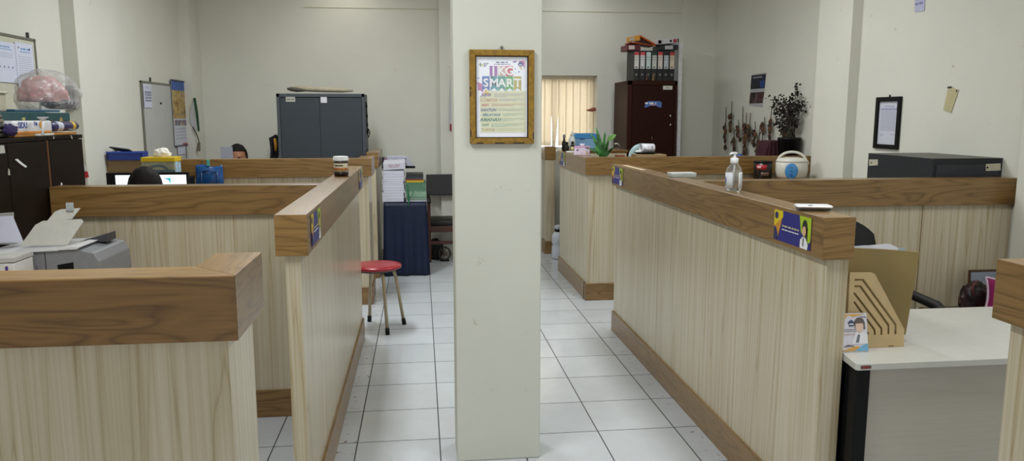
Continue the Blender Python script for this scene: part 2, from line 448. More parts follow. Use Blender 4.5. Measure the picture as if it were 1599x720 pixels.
# ================================================================== FRAMED POSTER ON THE COLUMN
f = Face((.215, 3.4, 1.478), (1, 0, 0)); W, HH = .283, .405
GOLD = M('8c6a1c', .45, .2, var=.25, vs=60); WORN = M('2d2110', .7)
t = thing('picture_frame', 'worn gold framed poster hanging on the front of the column', 'picture', (.356, 3.39, 1.478))
bm = new(); B = .026
for q in ([(0, 0), (W, 0), (W - B, B), (B, B)], [(W, 0), (W, HH), (W - B, HH - B), (W - B, B)], [(W, HH), (0, HH), (B, HH - B), (W - B, HH - B)], [(0, HH), (0, 0), (B, B), (B, HH - B)]):
    prism(bm, q, f.p(0, 0, .001), f.U, f.V, .02, .003)
obj('frame', bm, GOLD, t)
bm = new()
for q in (quad(B, W - B, B, B + .004), quad(B, W - B, HH - B - .004, HH - B), quad(B, B + .004, B, HH - B), quad(W - B - .004, W - B, B, HH - B)):
    prism(bm, q, f.p(0, 0, .001), f.U, f.V, .017)
obj('inner_lip', bm, WORN, t)
wr = random.Random(5); chips = [quad(.001, .006, v, v + l) for v, l in ((.235, .012), (.205, .02), (.03, .03))]
chips += [quad(u, u + l, .001, .007) for u, l in ((.03, .03), (.11, .04), (.19, .05))] + [quad(W - .006, W - .001, .02, .05)]
f.flat('worn_patches', chips, .0205, WORN, t)
f.flat('poster', [quad(B, W - B, B, HH - B)], .004, M('eceef8', .5, var=.01), t, .001)
bm = new(); tube(bm, [f.p(W / 2, HH - .002, .008), f.p(W / 2, HH + .012, .008)], .004, 8); ball(bm, f.p(W / 2, HH + .012, .009), .006, 10, 6); obj('hook', bm, M('6d6a62', .4, .8), t)
PO = [o for o in t.children if o.name.startswith('poster')][0]
px0 = 738.5; sx = (W - 2 * B) / 90.0           # poster pixel -> metres
def P(x, y): return (B + (x - 741) * (W - 2 * B) / 84.5, HH - B - (y - 89) * (HH - 2 * B) / 125)
def pq(x0, y0, x1, y1): a, b = P(x0, y1), P(x1, y0); return quad(a[0], b[0], a[1], b[1])
h1, h2, h3 = .0052, .0058, .0064
f.flat('cream_panel', [[P(748, 150), P(762, 142), P(822, 142), P(822, 206), P(749, 206)]], h1, M('cdcda8', .5, var=.04), PO)
for c, x in (('8a4aa0', 764), ('c9a49a', 776.8), ('c03a50', 789.6)):
    f.flat('letter_tile', [pq(x, 104, x + 11.8, 119)], h1, M(c, .5, var=.04), PO)
for c, x in (('2b5ea8', 752), ('2b8c9c', 765), ('1f8a78', 777.5), ('3f9a3a', 790), ('a89a28', 803)):
    f.flat('pennant', [[P(x, 119.5), P(x + 11.6, 119.5), P(x + 11.6, 142), P(x + 5.8, 137), P(x, 142)]], h2, M(c, .5, var=.04), PO)
f.flat('pink_corner', [[P(744, 128), P(751, 131), P(754, 145), P(749, 141), P(745, 141)], [P(809, 96), P(820, 95.5), P(820, 108), P(818, 104), P(811, 97)]], h1, M('b85a9a', .5, var=.15, vs=200), PO)
f.flat('purple_swash', [[P(801, 97), P(808, 95.5), P(806, 98), P(801.5, 99)]], h1, M('6a3aa0', .5), PO)
f.flat('yellow_triangle', [[P(758, 139), P(764, 147), P(753, 147)], [P(812, 106), P(816, 106), P(815, 110)]], h2, M('cfae52', .5), PO)
f.flat('emblem', [circ(*P(813.5, 101), .011), ], h2, M('242a72', .5), PO)
f.flat('emblem', [pq(811.5, 101.5, 815.5, 103)], h3, WHITE, PO)
cg = [[P(747, 102), P(749, 100.5), P(751, 102), P(749, 103.5)], [P(749, 98.5), P(750.5, 101), P(748.5, 101)], [P(749, 106), P(750.5, 103.5), P(748.5, 103.5)]]
f.flat('logo', cg, h1, M('1f6a5a', .5), PO); f.flat('logo', [[P(750.5, 102.5), P(753, 100), P(753, 105), P(750.7, 104)]], h1, M('b8c832', .5), PO)
f.flat('lettering', wordline(*[P(754.5, 100)[0], P(762, 100)[0]], P(0, 100.3)[1], .004, 3) + wordline(P(754.5, 0)[0], P(760, 0)[0], P(0, 102.5)[1], .004, 4) + wordline(P(754.5, 0)[0], P(759, 0)[0], P(0, 104.5)[1], .003, 5), h1, INK, PO)
f.flat('lettering', wordline(P(774, 0)[0], P(793, 0)[0], P(0, 98.5)[1], .0045, 6) + wordline(P(771, 0)[0], P(797, 0)[0], P(0, 101.3)[1], .003, 7), h1, M('3a3c78', .6, var=0), PO)
f.flat('speckles', [circ(*P(805.5, 108), .003, 8), circ(*P(811, 112.5), .004, 6), circ(*P(806, 114), .002, 8), circ(*P(746, 122.5), .004, 8)], h1, M('7a8ac0', .6), PO)
f.text('lettering', [(ch, *P(x, 112.0), .050) for ch, x in (('J', 770), ('K', 782.7), ('G', 795.5))], h2, WHITE, PO, bold=.03)
f.text('lettering', [(ch, *P(x, 130), .049) for ch, x in (('S', 757.8), ('M', 770.9), ('A', 783.3), ('R', 795.8), ('T', 808.8))], h3, WHITE, PO, bold=.025)
words = [('JUJUR', '6a3a9a', 747.5, 768, 148, 'n'), ('KOMPAK', 'b99a78', 748, 776, 156, 'n'), ('GESIT', 'b03a2a', 748, 764, 163.5, 'r'), ('SANTUN', '1f4a78', 749, 774, 171, 'g'),
         ('MELAYANI', '2a6a80', 750, 782, 178.5, 'g'), ('AMANAH', '1f6a4a', 749, 780, 186, 'g'), ('RAPI', '4a7a3a', 749.5, 763.5, 194, 'g'), ('TUNTAS', 'a8923a', 749.5, 772, 201.5, 'y')]
for i, (s_, c_, a_, b_, y_, _k) in enumerate(words):
    wd = P(b_, 0)[0] - P(a_, 0)[0]
    f.text('lettering', [(s_, *P((a_ + b_) / 2, y_), min(.0255, wd / len(s_) * 1.5))], h2, M(c_, .6, var=0), PO, shear=.25, bold=.035)
    col = {'n': '9a94a4', 'r': 'a8604a', 'g': '6a9478', 'y': 'a8a878'}[_k]
    L = wordline(P(b_ + 3, 0)[0], P(819, 0)[0], P(0, y_ - 1.6)[1], .0026, i) + wordline(P(b_ + 3, 0)[0], P(812 - 5 * (i % 3), 0)[0], P(0, y_ + .6)[1], .0026, i + 40)
    if i in (0, 5, 6): L += wordline(P(b_ + 3, 0)[0], P(790, 0)[0], P(0, y_ + 2.6)[1], .0024, i + 80)
    f.flat('lettering', L, h2, M(col, .6, var=0), PO)
bm = new(); box(bm, .215 + B, .215 + W - B, 3.388, 3.3895, 1.478 + B, 1.478 + HH - B)
def glassmat():
    t = NT('picture_glass')
    tr = t.add('ShaderNodeBsdfTransparent'); gl = t.add('ShaderNodeBsdfGlossy'); gl.inputs['Roughness'].default_value = .03
    mx = t.add('ShaderNodeMixShader'); mx.inputs[0].default_value = .05; t.ln(tr.outputs[0], mx.inputs[1]); t.ln(gl.outputs[0], mx.inputs[2])
    t.ln(mx.outputs[0], t.n['Material Output'].inputs[0]); return t.m
GLASS = glassmat()
obj('glass', bm, GLASS, t)

# ================================================================== LEFT: CUPBOARDS AND WHAT IS ON THEM
DW = M('190f09', .5, var=.25, vs=12, spec=.12, name='dark_stained_wood'); EDGE = M('6a4428', .5)
def cupboard(label, y0, y1, doors, zt=1.5, xl=-2.59, xf=-1.84):
    t = thing('cupboard', label, 'cupboard', ((xl + xf) / 2, (y0 + y1) / 2, 0), 'dark wooden cupboards')
    bm = new(); box(bm, xl, xf - .02, y0, y1, 0, zt - .02, .002); obj('body', bm, DW, t)
    bm = new(); box(bm, xl, xf, y0, y1, zt - .02, zt, .002); obj('top', bm, DW, t)
    for a, b in doors:
        bm = new(); box(bm, xf - .019, xf, a + .003, b - .003, .08, zt - .024, .002); obj('door', bm, DW, t)
    return t
cu = cupboard('dark brown cupboard behind the printer, with torn white tape on its doors', 3.1, 4.085, ((3.1, 3.70), (3.70, 4.075)))
bm = new(); box(bm, -1.846, -1.8385, 4.076, 4.086, .08, 1.48); obj('edge_strip', bm, EDGE, cu, label='lighter reddish edge strip')
cu2 = cupboard('smaller dark brown cupboard just beyond the cross panel, under the pink bag', 4.09, 4.49, ((4.095, 4.485),))
fl = Face((-1.84, 3.1, 0), (0, 1, 0))
def onx(px, py, X=-1.84): p = at(px, py, X=X); return p
def patch(root, name, pts, X, mat, label=None):
    q = [(onx(x, y, X).y - 3.1, onx(x, y, X).z) for x, y in pts]
    Face((X, 3.1, 0), (0, 1, 0)).flat(name, [q], 0, mat, root, .001, label=label)
patch(cu, 'torn_tape', [(23, 249), (27, 248), (34, 254), (42, 260), (40, 262), (31, 256)], -1.839, WHITE, 'torn strip of white tape')
patch(cu, 'label_card', [(0, 227), (6, 227), (8, 239), (0, 240)], -1.839, M('b9b8b0', .6))
patch(cu, 'torn_tape', [(13, 263), (15, 266), (15.5, 274), (12.5, 273)], -1.839, M('b9b4a8', .6))
patch(cu2, 'torn_tape', [(95, 285), (97, 286), (97, 291), (95, 291)], -1.839, WHITE)
patch(cu2, 'screw_cap', [(83, 213), (84.5, 213), (84.5, 217), (83, 217)], -1.839, M('a8a090', .6))
patch(cu2, 'screw_cap', [(109.5, 211), (111.5, 212), (113.5, 217), (111.5, 217)], -1.839, M('a8a090', .6))

# folded pillar-side paper: red and white pennant between cupboard and pillar
a = at(123, 232, Y=6.118)
t = thing('paper_flag', 'small red and white paper hanging on the pillar beside the dark cupboard', 'paper', a)
bm = new(); prism(bm, [(0, 0), (.008, -.05), (.05, -.17), (.008, -.17)], a, (1, 0, 0), (0, 0, 1), .002); obj('white_part', bm, WHITE, t)
bm = new(); prism(bm, [(.008, -.171), (.05, -.171), (.056, -.215), (.012, -.225)], a, (1, 0, 0), (0, 0, 1), .002); obj('red_part', bm, M('c0202a', .6), t)

# teal flat boxes, plastic bag of laundry, paper packet and small things on top
TEAL = M('17474c', .5, var=.12)
ZT = 1.502
bm = new(); box(bm, -2.2, -1.86, 3.815, 4.47, ZT, ZT + .012, .002)
tag(obj('board', bm, M('b07a30', .6)), 'thin orange brown board lying on the cupboard tops under the paper packet', 'board')
def boxthing(name, label, cat, dims, mat, lid=None, group=None, bev=.003):
    x0, x1, y0, y1, z0, z1 = dims
    t = thing(name, label, cat, ((x0 + x1) / 2, (y0 + y1) / 2, z0), group)
    zl = z0 + (z1 - z0) * .55
    bm = new(); box(bm, x0 + .002, x1 - .002, y0 + .002, y1 - .002, z0, zl + .004, bev); obj('box_tray', bm, mat, t)
    bm = new(); box(bm, x0, x1, y0, y1, zl, z1, bev); obj('box_lid', bm, lid or mat, t)
    return t
k = boxthing('flat_box', 'long flat teal box under the pink plastic bag', 'box', (-2.28, -1.985, 3.86, 4.42, ZT + .014, ZT + .118), TEAL)
ff = Face((-1.985, 3.86, ZT), (0, 1, 0))
for q in (quad(.05, .085, .075, .095), quad(.3, .33, .07, .09), quad(.40, .44, .04, .06)): ff.flat('label_mark', [q], 0.0005, M('b8b070', .6), k)
k = boxthing('flat_box', 'shorter flat teal box with gold marks, at the pillar end of the cupboard top', 'box', (-2.28, -1.985, 4.426, 4.70, ZT + .014, ZT + .116), TEAL)
Face((-1.985, 4.426, ZT), (0, 1, 0)).flat('gold_mark', [circ(.16, .07, .022, 7), quad(.04, .05, .05, .08), circ(.045, .065, .012, 8)], .0005, M('9a8a50', .5), k)
bm = new(); box(bm, -2.26, -2.0, 4.13, 4.62, ZT + .119, ZT + .131, .003)
tag(obj('folder', bm, M('2a5a78', .5)), 'thin blue folder between the teal boxes and the pink bag', 'folder')
# paper packet with lettering
t = thing('paper_packet', 'white and orange printed packet in front of the long teal box', 'packet', (-1.92, 4.0, ZT + .013))
bm = new(); box(bm, -1.975, -1.868, 3.825, 4.215, ZT + .013, ZT + .075, .012, 3); obj('wrapper', bm, M('dcdce2', .4, var=.05), t, smooth=True)
bm = new(); box(bm, -1.972, -1.866, 3.85, 4.19, ZT + .013, ZT + .026, .003); obj('orange_band', bm, M('d08a3c', .5), t)
fp = Face((-1.8675, 3.79, ZT + .013), (0, 1, 0))
fp.text('lettering', [('SIDU', .125, .040, .04), ('F4', .25, .045, .03)], 0, M('2a3f9a', .5, var=0), t, bold=.02)
fp.flat('sun_mark', [circ(.305, .042, .018)], 0, M('e0a030', .5), t)
t = thing('snack_tube', 'dark purple wrapped tube sticking out past the far end of the cupboard top', 'tube', (-1.9, 4.4, ZT + .02))
bm = new(); lathe(bm, [(.004, 0), (.024, .01), (.026, .04), (.026, .30), (.022, .325), (.010, .345)], mat=Matrix.Translation((-1.9, 4.225, ZT + .043)) @ Matrix.Rotation(-PI / 2, 4, 'X')); obj('tube_body', bm, M('2a2258', .35, var=.2), t, smooth=True)
bm = new(); lathe(bm, [(.0265, 0), (.0268, .02), (.0265, .035)], mat=Matrix.Translation((-1.9, 4.47, ZT + .043)) @ Matrix.Rotation(-PI / 2, 4, 'X')); obj('yellow_band', bm, M('d8b030', .4), t)
bm = new(); lathe(bm, [(.0265, 0), (.0268, .03), (.0265, .06)], mat=Matrix.Translation((-1.9, 4.30, ZT + .043)) @ Matrix.Rotation(-PI / 2, 4, 'X')); obj('white_band', bm, M('c8c8d8', .4), t)
# white plastic Y-shaped stand leaning at the cupboard edge
p0 = at(67, 212, X=-1.825); p1 = at(66.5, 183, X=-1.825)
t = thing('plastic_funnel', 'slim white funnel shaped plastic stick in front of the paper packet', 'funnel', p0)
bm = new(); tube(bm, [p0 + Vector((0, 0, .004)), p1 + Vector((0, 0, -.018))], .006, 10)
obj('stem', bm, WHITE, t, smooth=True)
bm = new(); lathe(bm, [(.005, 0), (.012, .008), (.024, .018), (.026, .021), (.02, .02), (.006, .006)], p1 + Vector((0, 0, -.02))); obj('cup', bm, WHITE, t, smooth=True)
bm = new(); box(bm, -1.864, -1.842, 4.01, 4.17, ZT, ZT + .012, .004); tag(obj('glue_stick', bm, M('cfcfc6', .4)), 'short white stick lying at the edge of the cupboard top', 'stick')
# folded cloths
t = thing('folded_cloth', 'pile of folded grey striped cloth at the left end of the cupboard top', 'cloth', (-2.0, 3.55, ZT))
rr = random.Random(11)
for i in range(5):
    bm = new(); z = ZT + .001 + i * .021
    box(bm, -2.22, -1.87 + rr.uniform(-.01, .008), 3.33, 3.805 - .012 * i, z, z + .0205, .009, 3); obj('fold', bm, M(('55524a', '746e5e', '4a4a4c', '857e6a', '6a6458')[i], .9, var=.2, vs=50), t, smooth=True)
PURPLE_SPOT = (-1.850, 3.765, ZT + .034)
# beige storage tub at the far left
t = thing('storage_tub', 'pale beige plastic tub on the left end of the long teal box', 'tub', (-2.1, 3.98, ZT + .12))
bm = new(); prism(bm, [(-.11, 0), (.11, 0), (.118, .085), (-.118, .085)], (-2.02, 3.985, ZT + .12), (0, 1, 0), (0, 0, 1), -.2, .006); obj('tub_body', bm, M('b9b3a0', .5), t)
bm = new(); box(bm, -2.23, -2.01, 3.862, 4.108, ZT + .2055, ZT + .217, .004); obj('tub_lid', bm, M('c6c0ae', .5), t)

# clear plastic bag with pink cloth
def plastic():
    t = NT('clear_plastic_film')
    tr = t.add('ShaderNodeBsdfTransparent'); tr.inputs[0].default_value = (.97, .97, .98, 1)
    gl = t.add('ShaderNodeBsdfGlossy'); gl.inputs['Roughness'].default_value = .22
    df = t.add('ShaderNodeBsdfDiffuse'); df.inputs[0].default_value = (.9, .9, .92, 1)
    n = t.noise(t.pos((14, 14, 14)), 1.5, 5, .65, 1.2)
    b = t.add('ShaderNodeBump'); b.inputs['Strength'].default_value = 1; b.inputs['Distance'].default_value = .03; t.ln(n, b.inputs['Height'])
    for s in (gl, df): t.ln(b.outputs[0], s.inputs['Normal'])
    m1 = t.add('ShaderNodeMixShader'); m1.inputs[0].default_value = .45; t.ln(gl.outputs[0], m1.inputs[1]); t.ln(df.outputs[0], m1.inputs[2])
    m2 = t.add('ShaderNodeMixShader'); t.ln(t.ramp(n, [(.38, (.2, .2, .2, 1)), (.66, (.62, .62, .62, 1))]), m2.inputs[0]); t.ln(tr.outputs[0], m2.inputs[1]); t.ln(m1.outputs[0], m2.inputs[2])
    t.ln(m2.outputs[0], t.n['Material Output'].inputs[0]); return t.m
FILM = plastic()
from mathutils import noise as MN
def lump(c, r, sc, amp, fr, zmin, seed=0, u=40, v=26):
    bm = new(); ball(bm, (0, 0, 0), 1, u, v)
    for q in bm.verts:
        d = q.co.normalized(); n = MN.noise(d * fr + Vector((seed, seed, 0))) * amp + abs(MN.noise(d * fr * 2.3 + Vector((seed, 3, 1)))) * amp * .7
        q.co = Vector((c[0] + d.x * r * sc[0] * (1 + n), c[1] + d.y * r * sc[1] * (1 + n), max(zmin, c[2] + d.z * r * sc[2] * (1 + n))))
    return bm
tag(obj('purple_cloth', lump(PURPLE_SPOT, .032, (.3, 1.8, .7), .45, 2.8, ZT + .001, 5, 24, 16), M('2a1a52', .9, var=.3), smooth=True), 'crumpled dark purple cloth between the folded cloths and the white packet', 'cloth')
bc = at(76, 158, X=-2.13); zb = ZT + .132
t = thing('plastic_bag', 'clear plastic bag holding pink cloth on top of the teal boxes', 'bag', (bc.x, bc.y, zb))
obj('pink_cloth', lump((bc.x, bc.y - .05, zb + .078), .138, (.75, 1.15, .82), .2, 1.8, zb + .045, 2), M('e0a5a4', .9, var=.12), t, smooth=True)
obj('dark_cloth', lump((bc.x + .05, bc.y + .02, zb + .035), .1, (.7, 1.5, .3), .2, 2.0, zb + .004, 4), M('3a3a48', .9, var=.2), t, smooth=True)
obj('film', lump((bc.x, bc.y, zb + .082), .168, (.85, 1.36, .86), .16, 2.2, zb + .001, 7), FILM, t, smooth=True)
p = at(109, 152, Y=6.1)
bm = new(); box(bm, p.x - .02, p.x + .022, 6.085, 6.129, p.z - .09, p.z + .085, .004); tag(obj('wall_speaker', bm, BLACK), 'small black box fixed on the pillar behind the plastic bag', 'box')

# whiteboard with notices, nearest the camera
def whiteboard(name, label, y0, y1, z0, z1, X, tilt=0):
    t = thing(name, label, 'whiteboard', (X, (y0 + y1) / 2, z0), 'wall whiteboards')
    bm = new(); box(bm, X + .001, X + .012, y0 + .01, y1 - .01, z0 + .01, z1 - .01); obj('board', bm, M('b9bab8', .3, var=.04, vs=4) if tilt else M('c4c2b0', .35, var=.04), t)
    bm = new()
    for a, b, c, d in ((y0, y1, z0, z0 + .018), (y0, y1, z1 - .018, z1), (y0, y0 + .018, z0, z1), (y1 - .018, y1, z0, z1)): box(bm, X + .001, X + .018, a, b, c, d, .002)
    obj('frame', bm, M('7d7c74', .4, .6), t)
    return t
wb = whiteboard('whiteboard', 'wall board with pinned white notices above the dark cupboard', 4.1, 5.69, 1.53, 2.115, -2.6)
bm = new(); box(bm, -2.598, -2.585, 5.60, 5.615, 2.10, 2.15); obj('hanger', bm, M('3a3a38', .5), wb)
def notice(label, pts, X, group, header, lines, seed):
    q = [at(x, y, X=X) for x, y in pts]
    y0 = min(p.y for p in q); y1 = max(p.y for p in q); z0 = min(p.z for p in q); z1 = max(p.z for p in q)
    t = thing('notice_sheet', label, 'notice', (X, (y0 + y1) / 2, z0), group)
    fc = Face((X, y0, z0), (0, 1, 0)); w, h = y1 - y0, z1 - z0
    fc.flat('sheet', [quad(0, w, 0, h)], 0, M('ccd0e2', .6, var=.02), t, .001)
    fc.flat('header', wordline(w * .3, w * .8, h * .88, h * .035, seed) + wordline(w * .25, w * .85, h * .82, h * .02, seed + 1), .001, M(header, .6, var=0), t)
    if lines: fc.flat('lettering', sum([wordline(w * .12, w * .88, h * (.72 - .045 * i), h * .014, seed + 2 + i) for i in range(lines)], []), .001, M('b2b4c2', .7, var=0), t)
    return t, fc, w, h
n1 = notice('wide white notice with a blue heading, at the left edge of the photo', [(-22, 68), (24, 68), (26, 126), (-22, 126)], -2.581, 'notices on the near wall board', '6a90c8', 3, 1)
n1[1].flat('picture_row', [circ(n1[2] * x, n1[3] * .38, n1[3] * .03, 10) for x in (.45, .58, .71, .84)], .001, M('7a7aa0', .6), n1[0])
n2 = notice('narrow white letter with dark marks in its heading, half behind the pink bag', [(25, 70), (50, 70), (56, 144), (30, 144)], -2.579, 'notices on the near wall board', '6a90c8', 12, 21)
n2[1].flat('letterhead_mark', [circ(n2[2] * .18, n2[3] * .9, n2[3] * .02, 8), circ(n2[2] * .8, n2[3] * .89, n2[3] * .025, 8)], .001, M('2a2e50', .6), n2[0])

# far whiteboard with schedule and calendar
wb2 = whiteboard('whiteboard', 'bare grey white wall board behind the tissue box', 7.37, 8.60, .95, 1.915, -2.5, 1)
bm = new(); box(bm, -2.498, -2.487, 7.63, 7.65, 1.91, 1.955); obj('hanger', bm, M('3a3a38', .5), wb2)
bm = new(); ball(bm, (-2.485, 7.87, 1.72), .01, 10, 6); obj('magnet', bm, BLACK, wb2)
n3 = notice('small white timetable with a grey grid on the corner of the far board', [(223, 132), (235, 132), (238, 168), (226, 168)], -2.481, None, '9a9cae', 0, 50)
n3[1].flat('grid', [quad(n3[2] * .15, n3[2] * .95, n3[3] * .6, n3[3] * .7)] + [quad(n3[2] * .15, n3[2] * .95, n3[3] * (.5 - .12 * i), n3[3] * (.58 - .12 * i)) for i in range(3)], .001, M('8c8ea0', .7), n3[0])
n4 = notice('small pale sheet low on the far board under the calendar', [(277, 224), (286, 224), (290, 240), (280, 240)], -2.480, None, 'aaaab8', 4, 55)
t = thing('wall_calendar', 'hanging wall calendar with a blue top and food pictures beside the far board', 'calendar', (-2.47, 8.4, 1.3))
yy0, yy1, zz0, zz1 = 8.20, 8.62, 1.30, 1.95
fc = Face((-2.479, yy0, zz0), (0, 1, 0)); w, h = yy1 - yy0, zz1 - zz0
fc.flat('calendar_sheet', [quad(0, w, 0, h)], 0, M('c4c6d0', .5, var=.02), t, .002)
fc.flat('blue_header', [quad(0, w, h * .86, h)], .002, M('2f56a0', .5, var=.15, vs=20), t)
def foodmat(seed, cols):
    t = NT('printed_picture'); n = t.noise(t.pos((6 + seed, 6, 6)), 2.2, 4, .65)
    t.ln(t.ramp(n, [(.3, lin(cols[0])), (.45, lin(cols[1])), (.56, lin(cols[2])), (.68, lin(cols[3]))]), t.b.inputs['Base Color']); t.b.inputs['Roughness'].default_value = .5
    return t.m
fc.flat('picture', [quad(0, w, h * .42, h * .86)], .002, foodmat(0, ('3a2a20', 'a08040', 'c0a868', '4a4a60')), t)
fc.flat('picture_banner', [quad(.02, w, h * .31, h * .395)], .002, foodmat(5, ('a03a30', '3a60a0', 'c0a040', 'd0d0d8')), t)
fc.flat('date_grid', [quad(w * (.12 + .115 * i), w * (.17 + .115 * i), h * (.25 - .05 * j), h * (.265 - .05 * j)) for i in range(7) for j in range(4)], .002, M('8088a8', .6), t)
fc.flat('red_corner', [quad(w * .62, w, .0, h * .025)], .002, M('a83a34', .5), t)
bm = new(); box(bm, -2.484, -2.468, yy0, yy1, zz1, zz1 + .015, .003); obj('binding_rail', bm, M('2a3050', .5), t)
bm = new(); box(bm, -2.484, -2.47, yy0, yy1, zz0 - .01, zz0, .003); obj('binding_rail', bm, M('2a3050', .5), t)

# green ruler and lanyards on the corner
a = at(303, 153, Y=8.6); b = at(312, 205, Y=8.6)
t = thing('lanyard_bundle', 'green strip, white paper and key lanyard hanging in the back left corner', 'lanyard', (b.x, 8.6, b.z - .2))
bm = new(); tube(bm, [a + Vector((.005, .0, 0)), a + Vector((.02, -.003, -.15)), b + Vector((-.01, -.003, .0))], [.015, .016, .012], 6); obj('green_strip', bm, M('1d4a34', .5), t)
bm = new(); prism(bm, [(-.01, -.02), (.0, -.35), (-.055, -.26), (-.045, -.1)], a + Vector((0, .006, 0)), (1, 0, 0), (0, 0, 1), .003); obj('white_paper', bm, M('b8bcc0', .6), t)
c = at(310, 236, Y=8.59)
bm = new(); tube(bm, [at(301, 198, Y=8.59), at(308, 212, Y=8.59), at(311, 222, Y=8.59), c + Vector((0, 0, .05))], .006, 6); obj('strap', bm, M('3a352c', .7), t)
bm = new(); tube(bm, [c + Vector((.01, 0, .09)), c + Vector((0, 0, .0))], [.014, .02], 8); obj('tassel', bm, M('6a6250', .7), t)

# ================================================================== LEFT BAY NEAREST: DESK AND PRINTER
t = thing('desk', 'wooden desk behind the nearest left counter, carrying the printer', 'desk', (-1.45, 3.5, 0))
bm = new(); box(bm, -1.83, -1.05, 3.02, 4.03, .735, .76, .003); obj('desktop', bm, M('b8a58a', .45, var=.06), t)
for x0 in (-1.81, -1.10):
    bm = new(); box(bm, x0, x0 + .03, 3.06, 4.0, 0, .735, .002); obj('side_panel', bm, M('8a8a8a', .5), t)
bm = new(); box(bm, -1.78, -1.10, 3.9, 3.92, .3, .735); obj('back_panel', bm, M('8a8a8a', .5), t)

LG = M('7f8084', .42, var=.05); LG2 = M('cfcfd0', .4, var=.03); TRAY = M('c2c0b8', .45, var=.04)
px, py = -1.335, 3.34         # right end, front face
t = thing('printer', 'grey and white desktop laser printer with its paper trays folded up', 'printer', (-1.57, 3.52, .76))
bm = new(); prism(bm, [(-.48, 0), (-.01, 0), (-.004, .16), (-.008, .235), (-.028, .272), (-.09, .288), (-.16, .288), (-.165, .284), (-.48, .272)], (px, py + .34, .762), (1, 0, 0), (0, 0, 1), .34, .004)
obj('housing', bm, LG, t)
bm = new(); prism(bm, [(-.48, .272), (-.16, .287), (-.125, .295), (-.09, .297), (-.085, .292), (-.165, .28), (-.48, .262)], (px, py - .004, .762), (1, 0, 0), (0, 0, 1), -.01 + .006, .001)
bm.free(); bm = new(); prism(bm, [(-.48, .273), (-.19, .285), (-.11, .302), (-.075, .300), (-.09, .289), (-.16, .2885), (-.165, .2845), (-.48, .2725)], (px, py + .345, .762), (1, 0, 0), (0, 0, 1), .352, .001)
obj('top_cover', bm, LG2, t, label='white top cover')
bm = new(); box(bm, px - .22, px - .217, py - .0015, py + .002, .765, 1.04); obj('panel_seam', bm, M('2c2c30', .6), t)
bm = new(); prism(bm, [(-.17, .16), (-.11, .17), (-.11, .235), (-.173, .225)], (px, py + .0005, .762), (1, 0, 0), (0, 0, 1), .002); obj('recess', bm, BLACK, t, label='dark grip recess')
bm = new(); prism(bm, [(-.17, .150), (-.125, .152), (-.103, .168), (-.11, .171), (-.13, .162), (-.17, .159)], (px, py, .762), (1, 0, 0), (0, 0, 1), .006, .001); obj('recess_lip', bm, LG2, t)
for i in range(9):
    bm = new(); box(bm, px - .40 + i * .018, px - .396 + i * .018, py - .002, py + .001, .89, .985); obj('vent_slot', bm, M('5a5a60', .6), t)
bm = new(); box(bm, px - .375, px - .371, py - .003, py + .001, .87, .93); box(bm, px - .36, px - .355, py - .003, py + .001, .865, .95); obj('latch', bm, BLACK, t)
zt_ = 1.05
bm = new(); prism(bm, [(-.37, 0), (-.18, 0), (-.115, .1), (-.125, .112), (-.28, .107), (-.31, .09)], (px, py + .12, zt_), (1, 0, .0), (0, .22, .97), .005, .001); obj('paper_tray', bm, TRAY, t, label='pale output tray standing up')
bm = new(); prism(bm, [(-.27, .10), (-.165, .112), (-.13, .16), (-.21, .156), (-.235, .145)], (px, py + .126, zt_), (1, 0, .0), (0, .22, .97), .005, .001); obj('tray_extension', bm, TRAY, t)
bm = new(); box(bm, px - .185, px - .155, py + .145, py + .155, zt_ + .145, zt_ + .18, .002); obj('paper_stop', bm, M('a9aeae', .3), t)
bm = new(); prism(bm, [(-.165, 0), (-.04, .0), (-.04, .035)], (px, py + .28, 1.052), (1, 0, 0), (0, 0, 1), .1, .001); obj('rear_flap', bm, M('3c3c40', .5), t, label='dark rear flap')
YD = 3.50; ZD = 1.054
a = [at(x, y, Y=YD) for x, y in ((-30, 335), (19, 332), (36, 385), (-30, 385))]
a[0].x = a[3].x = -1.832
t = thing('document_stand', 'upright grey stand with a sheet of white paper on top of the printer', 'stand', (a[0].x + .06, YD, ZD))
bm = new(); prism(bm, [(a[0].x, ZD), (a[1].x - .01, ZD), (a[1].x, a[1].z), (a[0].x, a[0].z)], (0, YD + .016, 0), (1, 0, 0), (0, 0, 1), .01, .002); obj('backboard', bm, M('a3a09a', .5), t)
bm = new(); box(bm, a[0].x, a[1].x, YD - .01, YD + .03, ZD - .0005, ZD + .004); obj('foot', bm, M('8c8a86', .5), t)
b = [at(x, y, Y=YD) for x, y in ((-30, 339), (19, 337), (37, 384))]; b[0].x = -1.83
bm = new(); prism(bm, [(b[0].x, ZD + .005), (b[2].x, ZD + .005), (b[1].x, b[1].z), (b[0].x, b[0].z)], (0, YD + .004, 0), (1, 0, 0), (0, 0, 1), .002); obj('paper', bm, M('dadaea', .7, var=.02), t)
t = thing('carton', 'white carton with a small purple mark in front of the printer', 'box', (-1.78, 3.22, .76))
bm = new(); a = at(21, 405, Y=3.15); box(bm, a.x - .19, a.x, 3.15, 3.3, .762, a.z - .015, .004); obj('box_body', bm, M('d2d0cc', .5), t)
bm = new(); prism(bm, [(-.2, -.018), (.002, -.012), (.002, .006), (-.06, .004), (-.2, -.006)], (a.x, 3.302, a.z), (1, 0, 0), (0, 0, 1), .154, .001); obj('box_lid', bm, M('b8b6b2', .5), t)
q = at(8, 417, Y=3.15); q2 = at(13, 424, Y=3.15)
Face((q.x, 3.1495, q2.z - .01), (1, 0, 0)).flat('purple_mark', [quad(0, q2.x - q.x, 0, q.z - q2.z + .012)], 0, M('4a2a80', .5), t)

